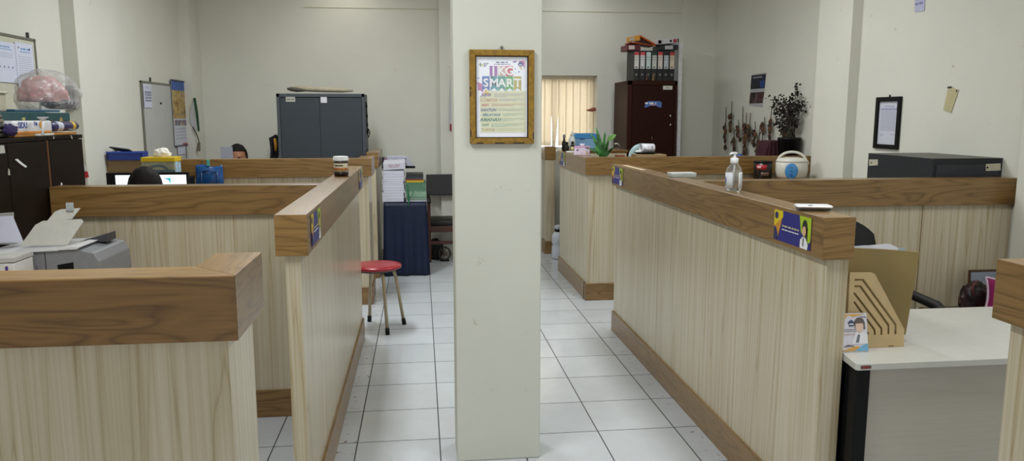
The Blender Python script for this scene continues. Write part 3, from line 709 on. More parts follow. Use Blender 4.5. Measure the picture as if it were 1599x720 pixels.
# ================================================================== PEOPLE
def blob_person(name, label, head, yaw, hair_len, shirt, skin='b98a68', reach=(.28, .02)):
    """seated person: head centre given; yaw = direction faced (0 = away from the camera)"""
    hx, hy, hz = head
    root = thing(name, label, 'person', (hx, hy, 0))
    R = Matrix.Translation((hx, hy, 0)) @ Matrix.Rotation(yaw, 4, 'Z')
    bm = new()
    z0 = hz
    # head
    lathe(bm, [(.012, -.115), (.045, -.112), (.062, -.08), (.072, -.03), (.077, .02), (.074, .06), (.056, .095), (.028, .112), (.006, .117)], (0, 0, z0), 24, 1, 1.2)
    ball(bm, (0, .092, z0 - .02), .016, 10, 8, (.8, 1.2, 1.3))          # nose
    ball(bm, (0, .082, z0 - .062), .02, 10, 6, (1.3, .5, .5))           # lips
    ball(bm, (0, .07, z0 - .098), .026, 10, 6, (1.2, .9, .8))           # chin
    for s in (-1, 1):
        ball(bm, (s * .078, -.005, z0 - .015), .022, 10, 8, (.4, .8, 1.4))   # ears
        ball(bm, (s * .03, .078, z0 + .022), .02, 10, 6, (1.4, .5, .5))      # brow
    tube(bm, [(0, -.012, z0 - .09), (0, -.02, z0 - .16), (0, -.03, z0 - .22)], [.052, .052, .07], 14)
    sh = z0 - .235
    tube(bm, [(0, -.03, sh + .03), (0, -.035, sh - .06), (0, -.03, sh - .2), (0, -.03, sh - .36), (0, -.03, sh - .5)], [.09, .15, .155, .135, .15], 18)
    hands = []
    for s in (-1, 1):
        S = Vector((s * .185, -.03, sh - .04)); E_ = Vector((s * .215, .03, sh - .30)); W_ = Vector((s * .14, reach[0], sh - .30 + reach[1]))
        tube(bm, [(s * .06, -.03, sh - .01), S, (S + E_) / 2, E_, (E_ + W_) / 2, W_], [.06, .058, .048, .042, .036, .027], 12)
        tube(bm, [W_, W_ + Vector((-s * .005, .05, -.004)), W_ + Vector((-s * .008, .085, -.006))], [.026, .036, .034], 12)
        for k in range(4):
            b = W_ + Vector((-s * .008 + (k - 1.5) * .019, .082, -.006)); L = (.06, .072, .068, .052)[k if s < 0 else 3 - k]
            tube(bm, [b, b + Vector((0, L * .5, -.002)), b + Vector((0, L * .85, -.018)), b + Vector((0, L, -.03))], [.0095, .009, .008, .006], 8)
        b = W_ + Vector((-s * .03, .03, -.004))
        tube(bm, [b, b + Vector((-s * .025, .03, -.004)), b + Vector((-s * .028, .055, -.014))], [.012, .0105, .008], 8)
        hp = sh - .52
        tube(bm, [(s * .06, -.03, hp + .03), (s * .1, .0, hp), (s * .12, .22, hp + .015), (s * .125, .38, hp + .01), (s * .125, .40, hp - .2), (s * .125, .38, .09), (s * .125, .39, .05)], [.1, .1, .082, .066, .056, .042, .045], 14)
        tube(bm, [(s * .125, .36, .05), (s * .125, .44, .045), (s * .13, .56, .03)], [.045, .042, .03], 12)
    bmesh.ops.transform(bm, matrix=R, verts=bm.verts)
    body = obj('body', bm, M(skin, .55, var=.06, vs=40), root, smooth=True)
    rm = body.modifiers.new('fuse', 'REMESH'); rm.mode = 'VOXEL'; rm.voxel_size = .0075; rm.use_smooth_shade = True
    sm = body.modifiers.new('relax', 'SMOOTH'); sm.iterations = 4; sm.factor = .5
    # eyes
    for s in (-1, 1):
        bm = new(); ball(bm, (s * .03, .083, z0 + .004), .011, 12, 8, (1.2, .6, .7)); bmesh.ops.transform(bm, matrix=R, verts=bm.verts); obj('eye', bm, M('1c1410', .2, var=0), root, smooth=True)
    # clothing
    bm = new()
    tube(bm, [(0, -.03, sh + .025), (0, -.036, sh - .055), (0, -.03, sh - .2), (0, -.03, sh - .36), (0, -.03, sh - .53)], [.098, .168, .17, .152, .172], 20)
    for s in (-1, 1):
        tube(bm, [(s * .05, -.03, sh), (s * .185, -.03, sh - .04), (s * .205, .0, sh - .2), (s * .21, .02, sh - .26)], [.07, .072, .064, .06], 14)
    bmesh.ops.transform(bm, matrix=R, verts=bm.verts)
    c = obj('shirt', bm, M(shirt, .85, var=.1, vs=60), root, smooth=True)
    rm = c.modifiers.new('fuse', 'REMESH'); rm.mode = 'VOXEL'; rm.voxel_size = .012; rm.use_smooth_shade = True
    bm = new()
    for s in (-1, 1):
        hp = sh - .52
        tube(bm, [(s * .06, -.03, hp + .02), (s * .1, .0, hp), (s * .12, .22, hp + .015), (s * .125, .385, hp + .012), (s * .125, .405, hp - .2), (s * .125, .385, .1)], [.115, .115, .096, .08, .07, .062], 14)
    bmesh.ops.transform(bm, matrix=R, verts=bm.verts)
    c = obj('trousers', bm, M('25262c', .85, var=.1), root, smooth=True)
    rm = c.modifiers.new('fuse', 'REMESH'); rm.mode = 'VOXEL'; rm.voxel_size = .012; rm.use_smooth_shade = True
    # hair: a cap following the skull, tousled
    bm = new(); ball(bm, (0, 0, 0), 1, 40, 26)
    for q in bm.verts:
        d = q.co.normalized(); n = .035 * MN.noise(d * 5) + .02 * MN.noise(d * 14)
        q.co = Vector((d.x * .090, d.y * .108, d.z * .122)) * (1 + n)
        q.co += Vector((0, -.008, z0 + .012))
    kill = [q for q in bm.verts if (q.co.y > .02 and q.co.z < z0 + .058 - .15 * max(0, .02 - q.co.y)) or q.co.z < z0 - hair_len]
    bmesh.ops.delete(bm, geom=kill, context='VERTS')
    bmesh.ops.transform(bm, matrix=R, verts=bm.verts)
    obj('hair', bm, M('16120f', .75, var=.5, vs=150, spec=.2), root, smooth=True, solid=.008)
    return root
def office_chair(loc, rot, label, dz=0):
    BK = M('101013', .6, var=.15, vs=80)
    t = thing('office_chair', label, 'chair', (0, 0, 0), 'black office chairs')
    def rb(name, bm, m=BK, **k): return obj(name, bm, m, t, **k)
    bm = new(); box(bm, -.23, .23, -.22, .24, .41 + dz, .48 + dz, .03, 4); rb('seat', bm, smooth=True)
    bm = new()
    def f(u, v):
        x = (u - .5) * .44 * (1 - .35 * max(0, v - .45) ** 1.5); return Vector((x, -.24 - .05 * v - .03 * math.cos((u - .5) * PI), .57 + dz + .50 * v - .08 * v * abs(2 * u - 1) ** 2.5))
    sheet(bm, f, 14, 12); rb('backrest', bm, smooth=True, solid=.035)
    bm = new(); tube(bm, [(0, -.1, .42 + dz), (0, -.30, .44 + dz), (0, -.325, .56 + dz), (0, -.335, .75 + dz)], .018, 10); rb('back_bracket', bm)
    for s in (-1, 1):
        bm = new(); tube(bm, [(s * .2, .05, .42 + dz), (s * .31, .05, .44 + dz), (s * .325, .06, .63 + dz), (s * .32, .03, .675 + dz)], .016, 10); rb('arm_post', bm)
        bm = new(); tube(bm, [(s * .315, -.18, .70 + dz), (s * .32, -.12, .695 + dz), (s * .325, .05, .68 + dz), (s * .315, .13, .655 + dz)], [.02, .024, .024, .018], 10); rb('armrest', bm, smooth=True)
    bm = new(); tube(bm, [(0, 0, .07), (0, 0, .41 + dz)], [.03, .024], 14); rb('gas_column', bm, DARKGREY)
    for k in range(5):
        a = 2 * PI * k / 5; d = Vector((math.cos(a), math.sin(a), 0))
        bm = new(); tube(bm, [d * .02 + Vector((0, 0, .10)), d * .29 + Vector((0, 0, .07))], [.026, .016], 8); rb('foot', bm)
        bm = new(); lathe(bm, [(.012, -.012), (.028, -.011), (.03, 0), (.028, .011), (.012, .012)], n=14, mat=Matrix.Translation(d * .29 + Vector((0, 0, .03))) @ Matrix.Rotation(a, 4, 'Z') @ Matrix.Rotation(PI / 2, 4, 'X')); rb('caster', bm)
    t.location = loc; t.rotation_euler = (0, 0, rot)
    return t

blob_person('person', 'seated person with short black hair seen from behind, in front of the lit monitor', (-1.605, 4.72, 1.172), 0, .09, '4a4f63')
blob_person('person', 'seated dark haired person facing the camera, face half hidden by a grey panel', (-1.775, 7.78, 1.195), PI, .07, '3f4a55', skin='9a6a4e', reach=(.2, .02))
office_chair((-1.605, 4.725, 0), 0, 'black office chair under the person at the lit monitor', -.19)

# ================================================================== LEFT MIDDLE BAY: MONITOR DESK
t = thing('desk', 'desk with the lit monitor, behind the left cross panel', 'desk', (-2.0, 5.9, 0))
bm = new(); box(bm, -2.48, -1.35, 5.5, 6.47, .735, .76, .003); obj('desktop', bm, M('b8a58a', .45, var=.06), t)
for x0 in (-2.47, -1.40):
    bm = new(); box(bm, x0, x0 + .03, 5.52, 6.45, 0, .735, .002); obj('side_panel', bm, M('8a8a8a', .5), t)
a = at(165, 270, Y=5.9); b = at(293, 270, Y=5.9)
t = thing('monitor', 'wide black monitor showing a white screen with a cyan logo', 'monitor', ((a.x + b.x) / 2, 5.95, .76))
zt_ = a.z
bm = new(); box(bm, a.x, b.x, 5.9, 5.94, .84, zt_, .004); obj('bezel', bm, BLACK, t)
fc = Face((a.x, 5.8985, .84), (1, 0, 0))
SCR = M('f4f8ff', .4, var=0, emit=1.15, name='screen_glow')
fc.flat('screen', [quad(.065, b.x - a.x - .012, .02, zt_ - .84 - .018)], 0, SCR, t)
l0 = at(256, 281, Y=5.9); 
fc.flat('screen_logo', [[(l0.x - a.x, zt_ - .84 - .042), (l0.x - a.x + .047, zt_ - .84 - .042), (l0.x - a.x + .047, zt_ - .84 - .085), (l0.x - a.x + .034, zt_ - .84 - .056)]], .0007, M('28c0d8', .4, var=0, emit=.7), t)
bm = new(); box(bm, (a.x + b.x) / 2 - .03, (a.x + b.x) / 2 + .03, 5.94, 5.98, .77, 1.0, .004); box(bm, (a.x + b.x) / 2 - .12, (a.x + b.x) / 2 + .12, 5.86, 6.04, .76, .775, .004); obj('stand', bm, BLACK, t)
t = thing('computer_case', 'black computer case standing on the desk behind the monitor', 'computer', (-1.9, 6.2, .76))
bm = new(); box(bm, -2.08, -1.80, 6.08, 6.40, .76, 1.128, .006); obj('case', bm, BLACK, t)
# tissue box
t = thing('tissue_box', 'yellow topped tissue box with grey pattern and a tuft of tissue', 'tissue box', (-1.88, 6.2, 1.13))
a = at(220, 246, Y=6.14); b = at(272, 246, Y=6.14); c = at(279, 246, Y=6.32)
x0, x1, zt_ = a.x, b.x, a.z
def printed(c1, c2, sc): 
    t_ = NT('printed_carton'); n = t_.noise(t_.pos((sc, sc, sc)), 2, 3, .6, 1.5)
    t_.ln(t_.ramp(n, [(.4, lin(c1)), (.55, lin(c2))]), t_.b.inputs['Base Color']); t_.b.inputs['Roughness'].default_value = .5; return t_.m
bm = new(); box(bm, x0, x1, 6.14, 6.30, 1.132, zt_ - .032, .003); obj('box_body', bm, printed('8a8a70', 'a39f84', 9), t)
bm = new(); box(bm, x0 - .003, x1 + .003, 6.137, 6.303, zt_ - .034, zt_, .003); obj('box_lid', bm, M('d2b018', .45, var=.05), t)
fc = Face((x0, 6.1395, 1.132), (1, 0, 0)); hh = zt_ - .034 - 1.132
fc.flat('printed_band', [quad(0, x1 - x0, 0, hh * .5)], 0, M('52666c', .5, var=.15), t)
fc.flat('printed_arch', [[((x1 - x0) * .5 + .075 * math.cos(a_), hh * .52 + hh * .32 * math.sin(a_)) for a_ in [PI * k / 10 for k in range(11)]] + [((x1 - x0) * .5 + .05 * math.cos(a_), hh * .52 + hh * .17 * math.sin(a_)) for a_ in [PI - PI * k / 10 for k in range(11)]]], .0007, M('5a6a6a', .5), t)
Face((x1 + .0005, 6.14, 1.132), (0, 1, 0)).flat('side_print', [quad(.02, .07, .0, hh), quad(.09, .14, hh * .3, hh * .9)], 0, M('9fc0d8', .5, var=.2, vs=80), t)
def tuft(c, r, seed):
    bm = new()
    def f(u, v):
        a = 2 * PI * u; rad = r * (.62 + .55 * math.sin(v * 2.3)) * (1 + .16 * math.sin(3 * a + seed + 3 * v) + .1 * math.sin(8 * a + 2 * seed) + .06 * math.sin(17 * a)); z = r * 1.25 * math.sin(v * 1.75) * (1 + .14 * math.sin(3 * a + seed) + .12 * math.sin(7 * a + seed * 2))
        return Vector((c[0] + rad * math.cos(a) * 1.05, c[1] + .55 * rad * math.sin(a), c[2] + z))
    sheet(bm, f, 48, 10); return bm
obj('tissue', lump(((x0 + x1) / 2 + .01, 6.22, zt_ + .022), .052, (1.15, .7, .85), .34, 2.3, zt_ + .0005, 6, 36, 24), M('e0dcd0', .9, var=.05), t, smooth=True)
# blue tray on the back counter
a = at(170, 251, Y=6.5); b = at(224, 251, Y=6.5)
t = thing('document_tray', 'blue plastic tray lying on the left back counter', 'tray', ((a.x + b.x) / 2, 6.55, 1.25))
BLU = M('20388a', .4, var=.1)
x0, x1 = a.x, b.x
bm = new(); box(bm, x0, x1, 6.47, 6.62, 1.251, 1.258, .001); obj('tray_base', bm, BLU, t)
for q in ((x0, x0 + .006, 6.47, 6.62), (x1 - .006, x1, 6.47, 6.62), (x0, x1, 6.47, 6.476), (x0, x1, 6.614, 6.62)):
    bm = new(); box(bm, *q, 1.258, 1.315, .001); obj('tray_wall', bm, BLU, t)
bm = new(); box(bm, x0 - .004, x1 + .004, 6.464, 6.472, 1.303, 1.318, .003); obj('tray_rim', bm, M('2a4aa8', .35), t)
t = thing('notebook', 'black notebook leaning out of the blue tray', 'notebook', (x0 + .07, 6.55, 1.26))
bm = new(); box(bm, x0 + .01, x0 + .16, 6.49, 6.60, 1.318, 1.328, .001, mat=Matrix.Translation((x0 + .08, 6.54, 1.33)) @ Matrix.Rotation(math.radians(-14), 4, 'X') @ Matrix.Rotation(math.radians(8), 4, 'Y') @ Matrix.Translation((-x0 - .08, -6.54, -1.32))); obj('cover', bm, M('1c1f2c', .5), t)
bm = new(); box(bm, x0 + .0, x0 + .05, 6.50, 6.60, 1.319, 1.322); obj('page', bm, WHITE, t)
# blue bag clipped on the front of the back counter
a = at(305, 259, Y=6.47); b = at(347, 259, Y=6.47); z1 = a.z; z0 = at(326, 292, Y=6.47).z
t = thing('hanging_bag', 'blue plastic bag clipped with a teal clip on the left back counter', 'bag', ((a.x + b.x) / 2, 6.48, z0))
x0, x1 = a.x, b.x
def f(u, v):
    return Vector((x0 + (x1 - x0) * u + .014 * v * (1 - 2 * u) * -.2, 6.478 - .022 * math.sin(u * PI) * math.sin(v * PI) - .004 * math.sin(u * 15 + v * 9), z1 + (z0 - z1) * v + .01 * math.sin(u * 7) * (1 - v)))
bm = new(); sheet(bm, f, 16, 10); obj('bag_body', bm, M('174a84', .4, var=.12), t, smooth=True, solid=.006)
bm = new()
tube(bm, [(x0 + .05, 6.455, z1 - .05), (x0 + .045, 6.449, z1 - .12), (x0 + .06, 6.452, z1 - .165)], .006, 6); tube(bm, [(x1 - .04, 6.455, z1 - .05), (x1 - .035, 6.449, z1 - .12), (x1 - .05, 6.452, z1 - .165)], .006, 6)
tube(bm, [(x0 + .05, 6.455, z1 - .05), ((x0 + x1) / 2, 6.447, z1 - .035), (x1 - .04, 6.455, z1 - .05)], .006, 6); obj('handle', bm, M('173a68', .4), t, smooth=True)
c = at(325, 254, Y=6.47)
bm = new(); box(bm, c.x - .012, c.x + .012, 6.462, 6.474, c.z - .03, c.z + .025, .004); obj('clip', bm, M('4a9a90', .4), t)

# grey panel in front of the second person
a = at(344, 229, Y=7.42); b = at(363, 229, Y=7.42); z0 = .76
t = thing('document_board', 'flat grey panel standing in front of the face of the second person', 'panel', ((a.x + b.x) / 2, 7.42, .76))
bm = new(); prism(bm, [(a.x, .77), (b.x + .012, .77), (b.x - .002, a.z), (a.x, a.z - .002)], (0, 7.43, 0), (1, 0, 0), (0, 0, 1), .012, .002); obj('panel', bm, M('8d909c', .45, var=.03), t)
bm = new(); box(bm, a.x - .0, b.x + .01, 7.36, 7.48, .76, .77, .002); obj('foot', bm, DARKGREY, t)
t = thing('desk', 'desk of the second person, behind the left back counter', 'desk', (-1.9, 7.15, 0))
bm = new(); box(bm, -2.45, -1.2, 6.75, 7.5, .735, .76, .003); obj('desktop', bm, M('b8a58a', .45, var=.06), t)
for x0 in (-2.43, -1.25):
    bm = new(); box(bm, x0, x0 + .03, 6.77, 7.3, 0, .735, .002); obj('side_panel', bm, M('8a8a8a', .5), t)
t = thing('stool', 'low padded stool under the second person', 'stool', (-1.775, 7.85, 0))
bm = new(); lathe(bm, [(.02, .25), (.18, .255), (.19, .275), (.17, .295), (.02, .30)], (-1.775, 7.84, 0), 24); obj('seat', bm, BLACK, t, smooth=True)
for k in range(4):
    a_ = PI / 4 + k * PI / 2
    bm = new(); tube(bm, [(-1.775 + .13 * math.cos(a_), 7.84 + .13 * math.sin(a_), .255), (-1.775 + .17 * math.cos(a_), 7.84 + .17 * math.sin(a_), 0)], .014, 8); obj('leg', bm, DARKGREY, t)

# ================================================================== GREY STEEL CABINET
GREY = M('4b5056', .5, var=.04, spec=.2); GREYD = M('3c4248', .5, var=.04, spec=.2)
X0, X1 = -1.405, -.55
t = thing('steel_cabinet', 'tall grey two door steel cabinet against the back wall', 'cabinet', ((X0 + X1) / 2, 8.1, 0), 'steel cabinets')
bm = new(); box(bm, X0, X1, 7.92, 8.32, 0.0, 1.818, .004); obj('body', bm, GREY, t)
xm = -.99
for a_, b_ in ((X0 + .035, xm - .002), (xm + .002, X1 - .03)):
    bm = new(); box(bm, a_, b_, 7.903, 7.921, .08, 1.775, .003); obj('door', bm, GREYD, t)
bm = new()
for q in ((X0, X0 + .03, .0, 1.818), (X1 - .027, X1, 0, 1.818), (X0, X1, 1.785, 1.818)): box(bm, q[0], q[1], 7.90, 7.921, q[2], q[3], .002)
obj('front_frame', bm, GREY, t)
fc = Face((X0, 7.9025, 0), (1, 0, 0))
a = at(446, 151, Y=7.9); b = at(461, 159, Y=7.9)
fc.flat('label_plate', [quad(a.x - X0, b.x - X0, b.z, a.z)], 0, M('a9a99c', .5), t, .002)
fc.flat('lettering', wordline(a.x - X0 + .01, b.x - X0 - .01, (a.z + b.z) / 2, .008, 2), .002, INK, t)
a = at(500.5, 151, Y=7.9); b = at(510.5, 160.5, Y=7.9)
fc.flat('paper_label', [quad(a.x - X0, b.x - X0, b.z, a.z)], 0, M('d0d0d8', .6, var=0), t, .001)
bm = new(); box(bm, xm + .03, xm + .05, 7.885, 7.905, .88, 1.0, .004); obj('handle', bm, CHROME, t)
t = thing('cord', 'black cord with clips hanging on the right side of the grey cabinet', 'cord', (X1 + .02, 8.12, 1.4))
bm = new()
tube(bm, [(X1 + .008, 8.02, 1.74), (X1 + .014, 8.02, 1.6), (X1 + .01, 8.05, 1.5), (X1 + .018, 8.07, 1.42)], .006, 6)
for z_ in (1.70, 1.60, 1.51, 1.44): ball(bm, (X1 + .012, 8.02 + (1.7 - z_) * .15, z_), .016, 8, 6, (.6, .8, 1.7))
tube(bm, [(X1 + .02, 8.06, 1.47), (X1 + .035, 8.07, 1.43), (X1 + .02, 8.08, 1.38), (X1 + .01, 8.06, 1.42)], .006, 6); obj('cord', bm, BLACK, t, smooth=True)
# rolled sheet on top
t = thing('rolled_sheet', 'flattened roll of beige sheet with a dark end on top of the grey cabinet', 'roll', (-1.0, 8.08, 1.82))
bm = new(); lathe(bm, [(.012, 0), (.034, .03), (.036, .3), (.03, .5), (.012, .6)], n=16, sx=.75, mat=Matrix.Translation((-1.27, 8.05, 1.874)) @ Matrix.Rotation(math.radians(92), 4, 'Y')); obj('sheet', bm, M('a9a088', .6), t, smooth=True)
bm = new(); lathe(bm, [(.012, 0), (.026, .03), (.03, .1), (.012, .17)], n=16, sx=.75, mat=Matrix.Translation((-1.31, 7.99, 1.868)) @ Matrix.Rotation(math.radians(96), 4, 'Y')); obj('dark_end', bm, M('4a463a', .6), t, smooth=True)
# jacket at the left of the cabinet
t = thing('hanging_jacket', 'black jacket with a yellow stripe hanging left of the grey cabinet', 'jacket', (-1.45, 8.2, 1.0))
a = at(430, 210, Y=8.1); 
bm = new()
def f(u, v): return Vector((a.x - .06 + .075 * u + .01 * math.sin(v * 9), 8.1 + .05 * math.sin(u * PI + v), a.z - .0 - .6 * v - .05 * abs(u - .7)))
sheet(bm, f, 8, 12); obj('cloth', bm, M('121214', .85), t, smooth=True, solid=.02)
bm = new(); tube(bm, [at(429, 216, Y=8.06), at(430.5, 225, Y=8.06), at(430.5, 236, Y=8.06)], [.012, .016, .01], 8); obj('yellow_stripe', bm, M('c08a28', .7), t, smooth=True)
bm = new(); tube(bm, [(a.x + .02, 8.1, a.z), (a.x + .03, 8.1, a.z + .03), (a.x + .046, 8.1, a.z + .02)], .004, 6); obj('hook', bm, CHROME, t)

# ================================================================== ON THE LEFT AISLE COUNTER: JAR
c = (-.468, 4.62, 1.251)
t = thing('jar', 'small plastic jar of dark spread with a white lid on the left aisle counter', 'jar', c)
CLEAR = glassmat()
bm = new(); lathe(bm, [(.030, 0), (.040, .002), (.042, .008), (.042, .082), (.039, .09), (.02, .091)], c, 32); obj('jar_body', bm, M('4a3a30', .25, var=.2), t, smooth=True)
bm = new(); lathe(bm, [(.035, 0), (.0425, .0), (.0428, .022), (.03, .024)], (c[0], c[1], c[2] + .004), 32); obj('contents', bm, M('2a1512', .3), t, smooth=True)
bm = new(); lathe(bm, [(.042, .0), (.046, .001), (.047, .006), (.045, .009), (.044, .022), (.041, .026), (.01, .027)], (c[0], c[1], c[2] + .088), 32); obj('lid', bm, WHITE, t, smooth=True)
def wrap(name, c, r, z0, z1, a0, a1, mat, parent, n=16):
    bm = new()
    sheet(bm, lambda u, v: Vector((c[0] + r * math.cos(a0 + (a1 - a0) * u), c[1] + r * math.sin(a0 + (a1 - a0) * u), c[2] + z0 + (z1 - z0) * v)), n, 2)
    return obj(name, bm, mat, parent, smooth=True, solid=.0005)
lb = wrap('paper_label', c, .0428, .026, .074, PI * 1.12, PI * 1.9, M('cfc6a8', .5), t)
wrap('label_picture', c, .0434, .034, .048, PI * 1.14, PI * 1.88, foodmat(9, ('7a1a1a', 'b05a2a', 'c08a3a', 'a02a22')), lb)
wrap('lettering', c, .0434, .058, .065, PI * 1.22, PI * 1.62, M('3a3a3a', .6, var=0), lb)

# ================================================================== RED STOOL
c = Vector((-.345, 5.77, 0))
t = thing('stool', 'round red topped stool with bent metal legs in the left aisle', 'stool', c)
bm = new(); lathe(bm, [(.02, .468), (.175, .468), (.185, .472), (.187, .482), (.18, .492), (.14, .497), (.02, .498)], c, 40); obj('seat', bm, M('981a2c', .28, var=.04), t, smooth=True)
bm = new(); lathe(bm, [(.12, .452), (.15, .452), (.15, .468), (.12, .468)], c, 32); obj('seat_ring', bm, M('5a5a58', .4, .6), t)
LEGM = M('a8987c', .35, .35)
for ang in (-68, 22, 112, 202):
    a_ = math.radians(ang); d = Vector((math.cos(a_), math.sin(a_), 0))
    bm = new(); pts = [c + d * .06 + Vector((0, 0, .456)), c + d * .11 + Vector((0, 0, .452)), c + d * .135 + Vector((0, 0, .43)), c + d * .15 + Vector((0, 0, .38)), c + d * .205 + Vector((0, 0, .03))]
    tube(bm, pts, .0125, 12); lg = obj('leg', bm, LEGM, t, smooth=True)
    bm = new(); tube(bm, [c + d * .203 + Vector((0, 0, .048)), c + d * .211 + Vector((0, 0, 0))], [.016, .0165], 12); obj('rubber_foot', bm, BLACK, lg, smooth=True)

# ================================================================== CLOTH TABLE AND ITS STACKS
X0, X1, Y0, Y1, ZT2 = -.372, .045, 7.70, 8.16, .752
t = thing('side_table', 'small table hidden under the navy cloth, carrying the book stacks', 'table', ((X0 + X1) / 2, (Y0 + Y1) / 2, 0))
bm = new(); box(bm, X0 + .01, X1 - .01, Y0 + .01, Y1 - .01, .715, .74, .003); obj('tabletop', bm, M('7a5a3a', .5), t)
for sx_ in (X0 + .03, X1 - .06):
    for sy_ in (Y0 + .03, Y1 - .06):
        bm = new(); box(bm, sx_, sx_ + .03, sy_, sy_ + .03, 0, .715, .002); obj('leg', bm, M('7a5a3a', .5), t)
bm = new()
N = 96; prof = []
per = [(X0, Y0), (X1, Y0), (X1, Y1), (X0, Y1)]
def edge(s):
    s = (s % 1) * 4; i = int(s); u = s - i; a, b = per[i], per[(i + 1) % 4]
    return Vector((a[0] + (b[0] - a[0]) * u, a[1] + (b[1] - a[1]) * u, 0)), Vector((b[1] - a[1], a[0] - b[0], 0)).normalized()
def clothpt(u, v):
    p, n = edge(u)
    if v <= 3 / 22: k = v / (3 / 22); cc = Vector(((X0 + X1) / 2, (Y0 + Y1) / 2, 0)); q = cc + (p - cc) * k; return Vector((q.x, q.y, .744))
    w_ = (v - 3 / 22) / (19 / 22)
    s_ = math.sin(u * 2 * PI * 9 + 1.2) * .5 + math.sin(u * 2 * PI * 17 + .4) * .3
    q = p + n * (.004 + w_ * (.016 + .02 * s_))
    return Vector((q.x, q.y, .744 - w_ * .736))
sheet(bm, clothpt, N, 22); bmesh.ops.remove_doubles(bm, verts=bm.verts, dist=.0005)
tag(obj('tablecloth', bm, M('0c1936', .5, var=.15, vs=12, spec=.35), smooth=True, solid=.003), 'navy blue cloth draped over the small table to the floor', 'tablecloth')
def papers(name, label, cat, group, dims, mat, cover=None, rot=0, edgelines=True):
    x0, x1, y0, y1, z0, z1 = dims; cx_, cy_ = (x0 + x1) / 2, (y0 + y1) / 2
    t = thing(name, label, cat, (cx_, cy_, z0), group); mt = Matrix.Translation((cx_, cy_, 0)) @ Matrix.Rotation(rot, 4, 'Z') @ Matrix.Translation((-cx_, -cy_, 0))
    th = min(.002, (z1 - z0) * .15)
    bm = new(); box(bm, x0 + .002, x1 - .002, y0 + .002, y1 - .002, z0 + th, z1 - th, 0, mat=mt); obj('pages', bm, mat, t)
    cv = cover or mat
    bm = new(); box(bm, x0, x1, y0, y1, z1 - th, z1 - .0003, 0, mat=mt); obj('cover', bm, cv, t)
    bm = new(); box(bm, x0, x1, y0, y1, z0 + .0003, z0 + th, 0, mat=mt); obj('cover', bm, cv, t)
    return t
PG = M('c9cad6', .75, var=.05, vs=200); PC = M('dedfea', .6, var=.02)
zs = [.032, .030, .028, .024, .026, .042, .022, .022, .026, .028, .030]
names = ['bottom', 'second from the bottom', 'third from the bottom', 'fourth from the bottom', 'fifth from the bottom', 'thick one in the middle', 'over the thick middle one', 'fourth from the top', 'third from the top', 'second from the top', 'topmost under the printed bundle']
z = .752; rr = random.Random(4)
for th, nm in zip(zs, names):
    dx = rr.uniform(-.006, .006)
    papers('booklet', 'white bound booklet in the tall stack on the navy cloth, ' + nm, 'booklet', 'white booklets on the navy cloth', (-.385 + dx, -.17 + dx, 7.72, 8.0, z, z + th), PG, PC, rr.uniform(-.02, .02)); z += th
# leaning printed bundle on top
zt_ = z + .006
mtx = Matrix.Translation((-.265, 7.86, z + .053)) @ Matrix.Rotation(math.radians(-2.5), 4, 'Y') @ Matrix.Rotation(math.radians(4), 4, 'X')
t = thing('paper_bundle', 'thick white bundle with faint red print on top of the white stack', 'bundle', (-.265, 7.86, z))
bm = new(); box(bm, -.108, .108, -.14, .14, -.034, .034, .003, mat=mtx); obj('pages', bm, PG, t)
fc = Face(mtx @ Vector((-.108, -.1405, -.034)), mtx.to_3x3() @ Vector((1, 0, 0)), mtx.to_3x3() @ Vector((0, 0, 1)))
fc.flat('lettering', wordline(.05, .17, .044, .012, 2) + wordline(.06, .16, .026, .010, 9), .0005, M('b89aa8', .7, var=0), t)
t = thing('ring_binder', 'pale ring binder standing behind the printed bundle on the white stack', 'binder', (-.22, 8.04, z))
bm = new(); prism(bm, [(-.13, .0), (.16, 0), (.13, .05), (.075, .125), (-.13, .13)], (-.22, 8.10, z + .002), (1, 0, 0), (0, 0, 1), .06, .006); obj('binder_cover', bm, M('b4b6c4', .5), t)
bm = new(); prism(bm, [(-.09, .06), (.07, .07), (.04, .1), (-.07, .1)], (-.22, 8.041, z), (1, 0, 0), (0, 0, 1), .003); obj('label', bm, M('8f8c98', .6), t)
bm = new(); prism(bm, [(-.02, .0), (.16, .0), (.16, .024), (-.02, .024)], (-.22, 8.035, z + .002), (1, 0, 0), (0, 0, 1), .02, .002); obj('dark_spine', bm, BLACK, t)
bm = new(); lathe(bm, [(.004, -.002), (.008, -.002), (.008, .002), (.004, .002)], n=14, mat=Matrix.Translation((-.16, 8.037, z + .098)) @ Matrix.Rotation(PI / 2, 4, 'X')); obj('ring', bm, BLACK, t)
t = thing('booklet', 'dark spined booklet standing at the far left end of the white stack', 'booklet', (-.385, 8.06, z))
bm = new(); box(bm, -.40, -.375, 8.02, 8.15, z + .002, z + .115, .002); obj('cover', bm, M('2a2430', .5), t)
bm = new(); box(bm, -.373, -.345, 8.02, 8.15, z + .002, z + .108, .002); obj('pages', bm, M('8a6a78', .6), t)
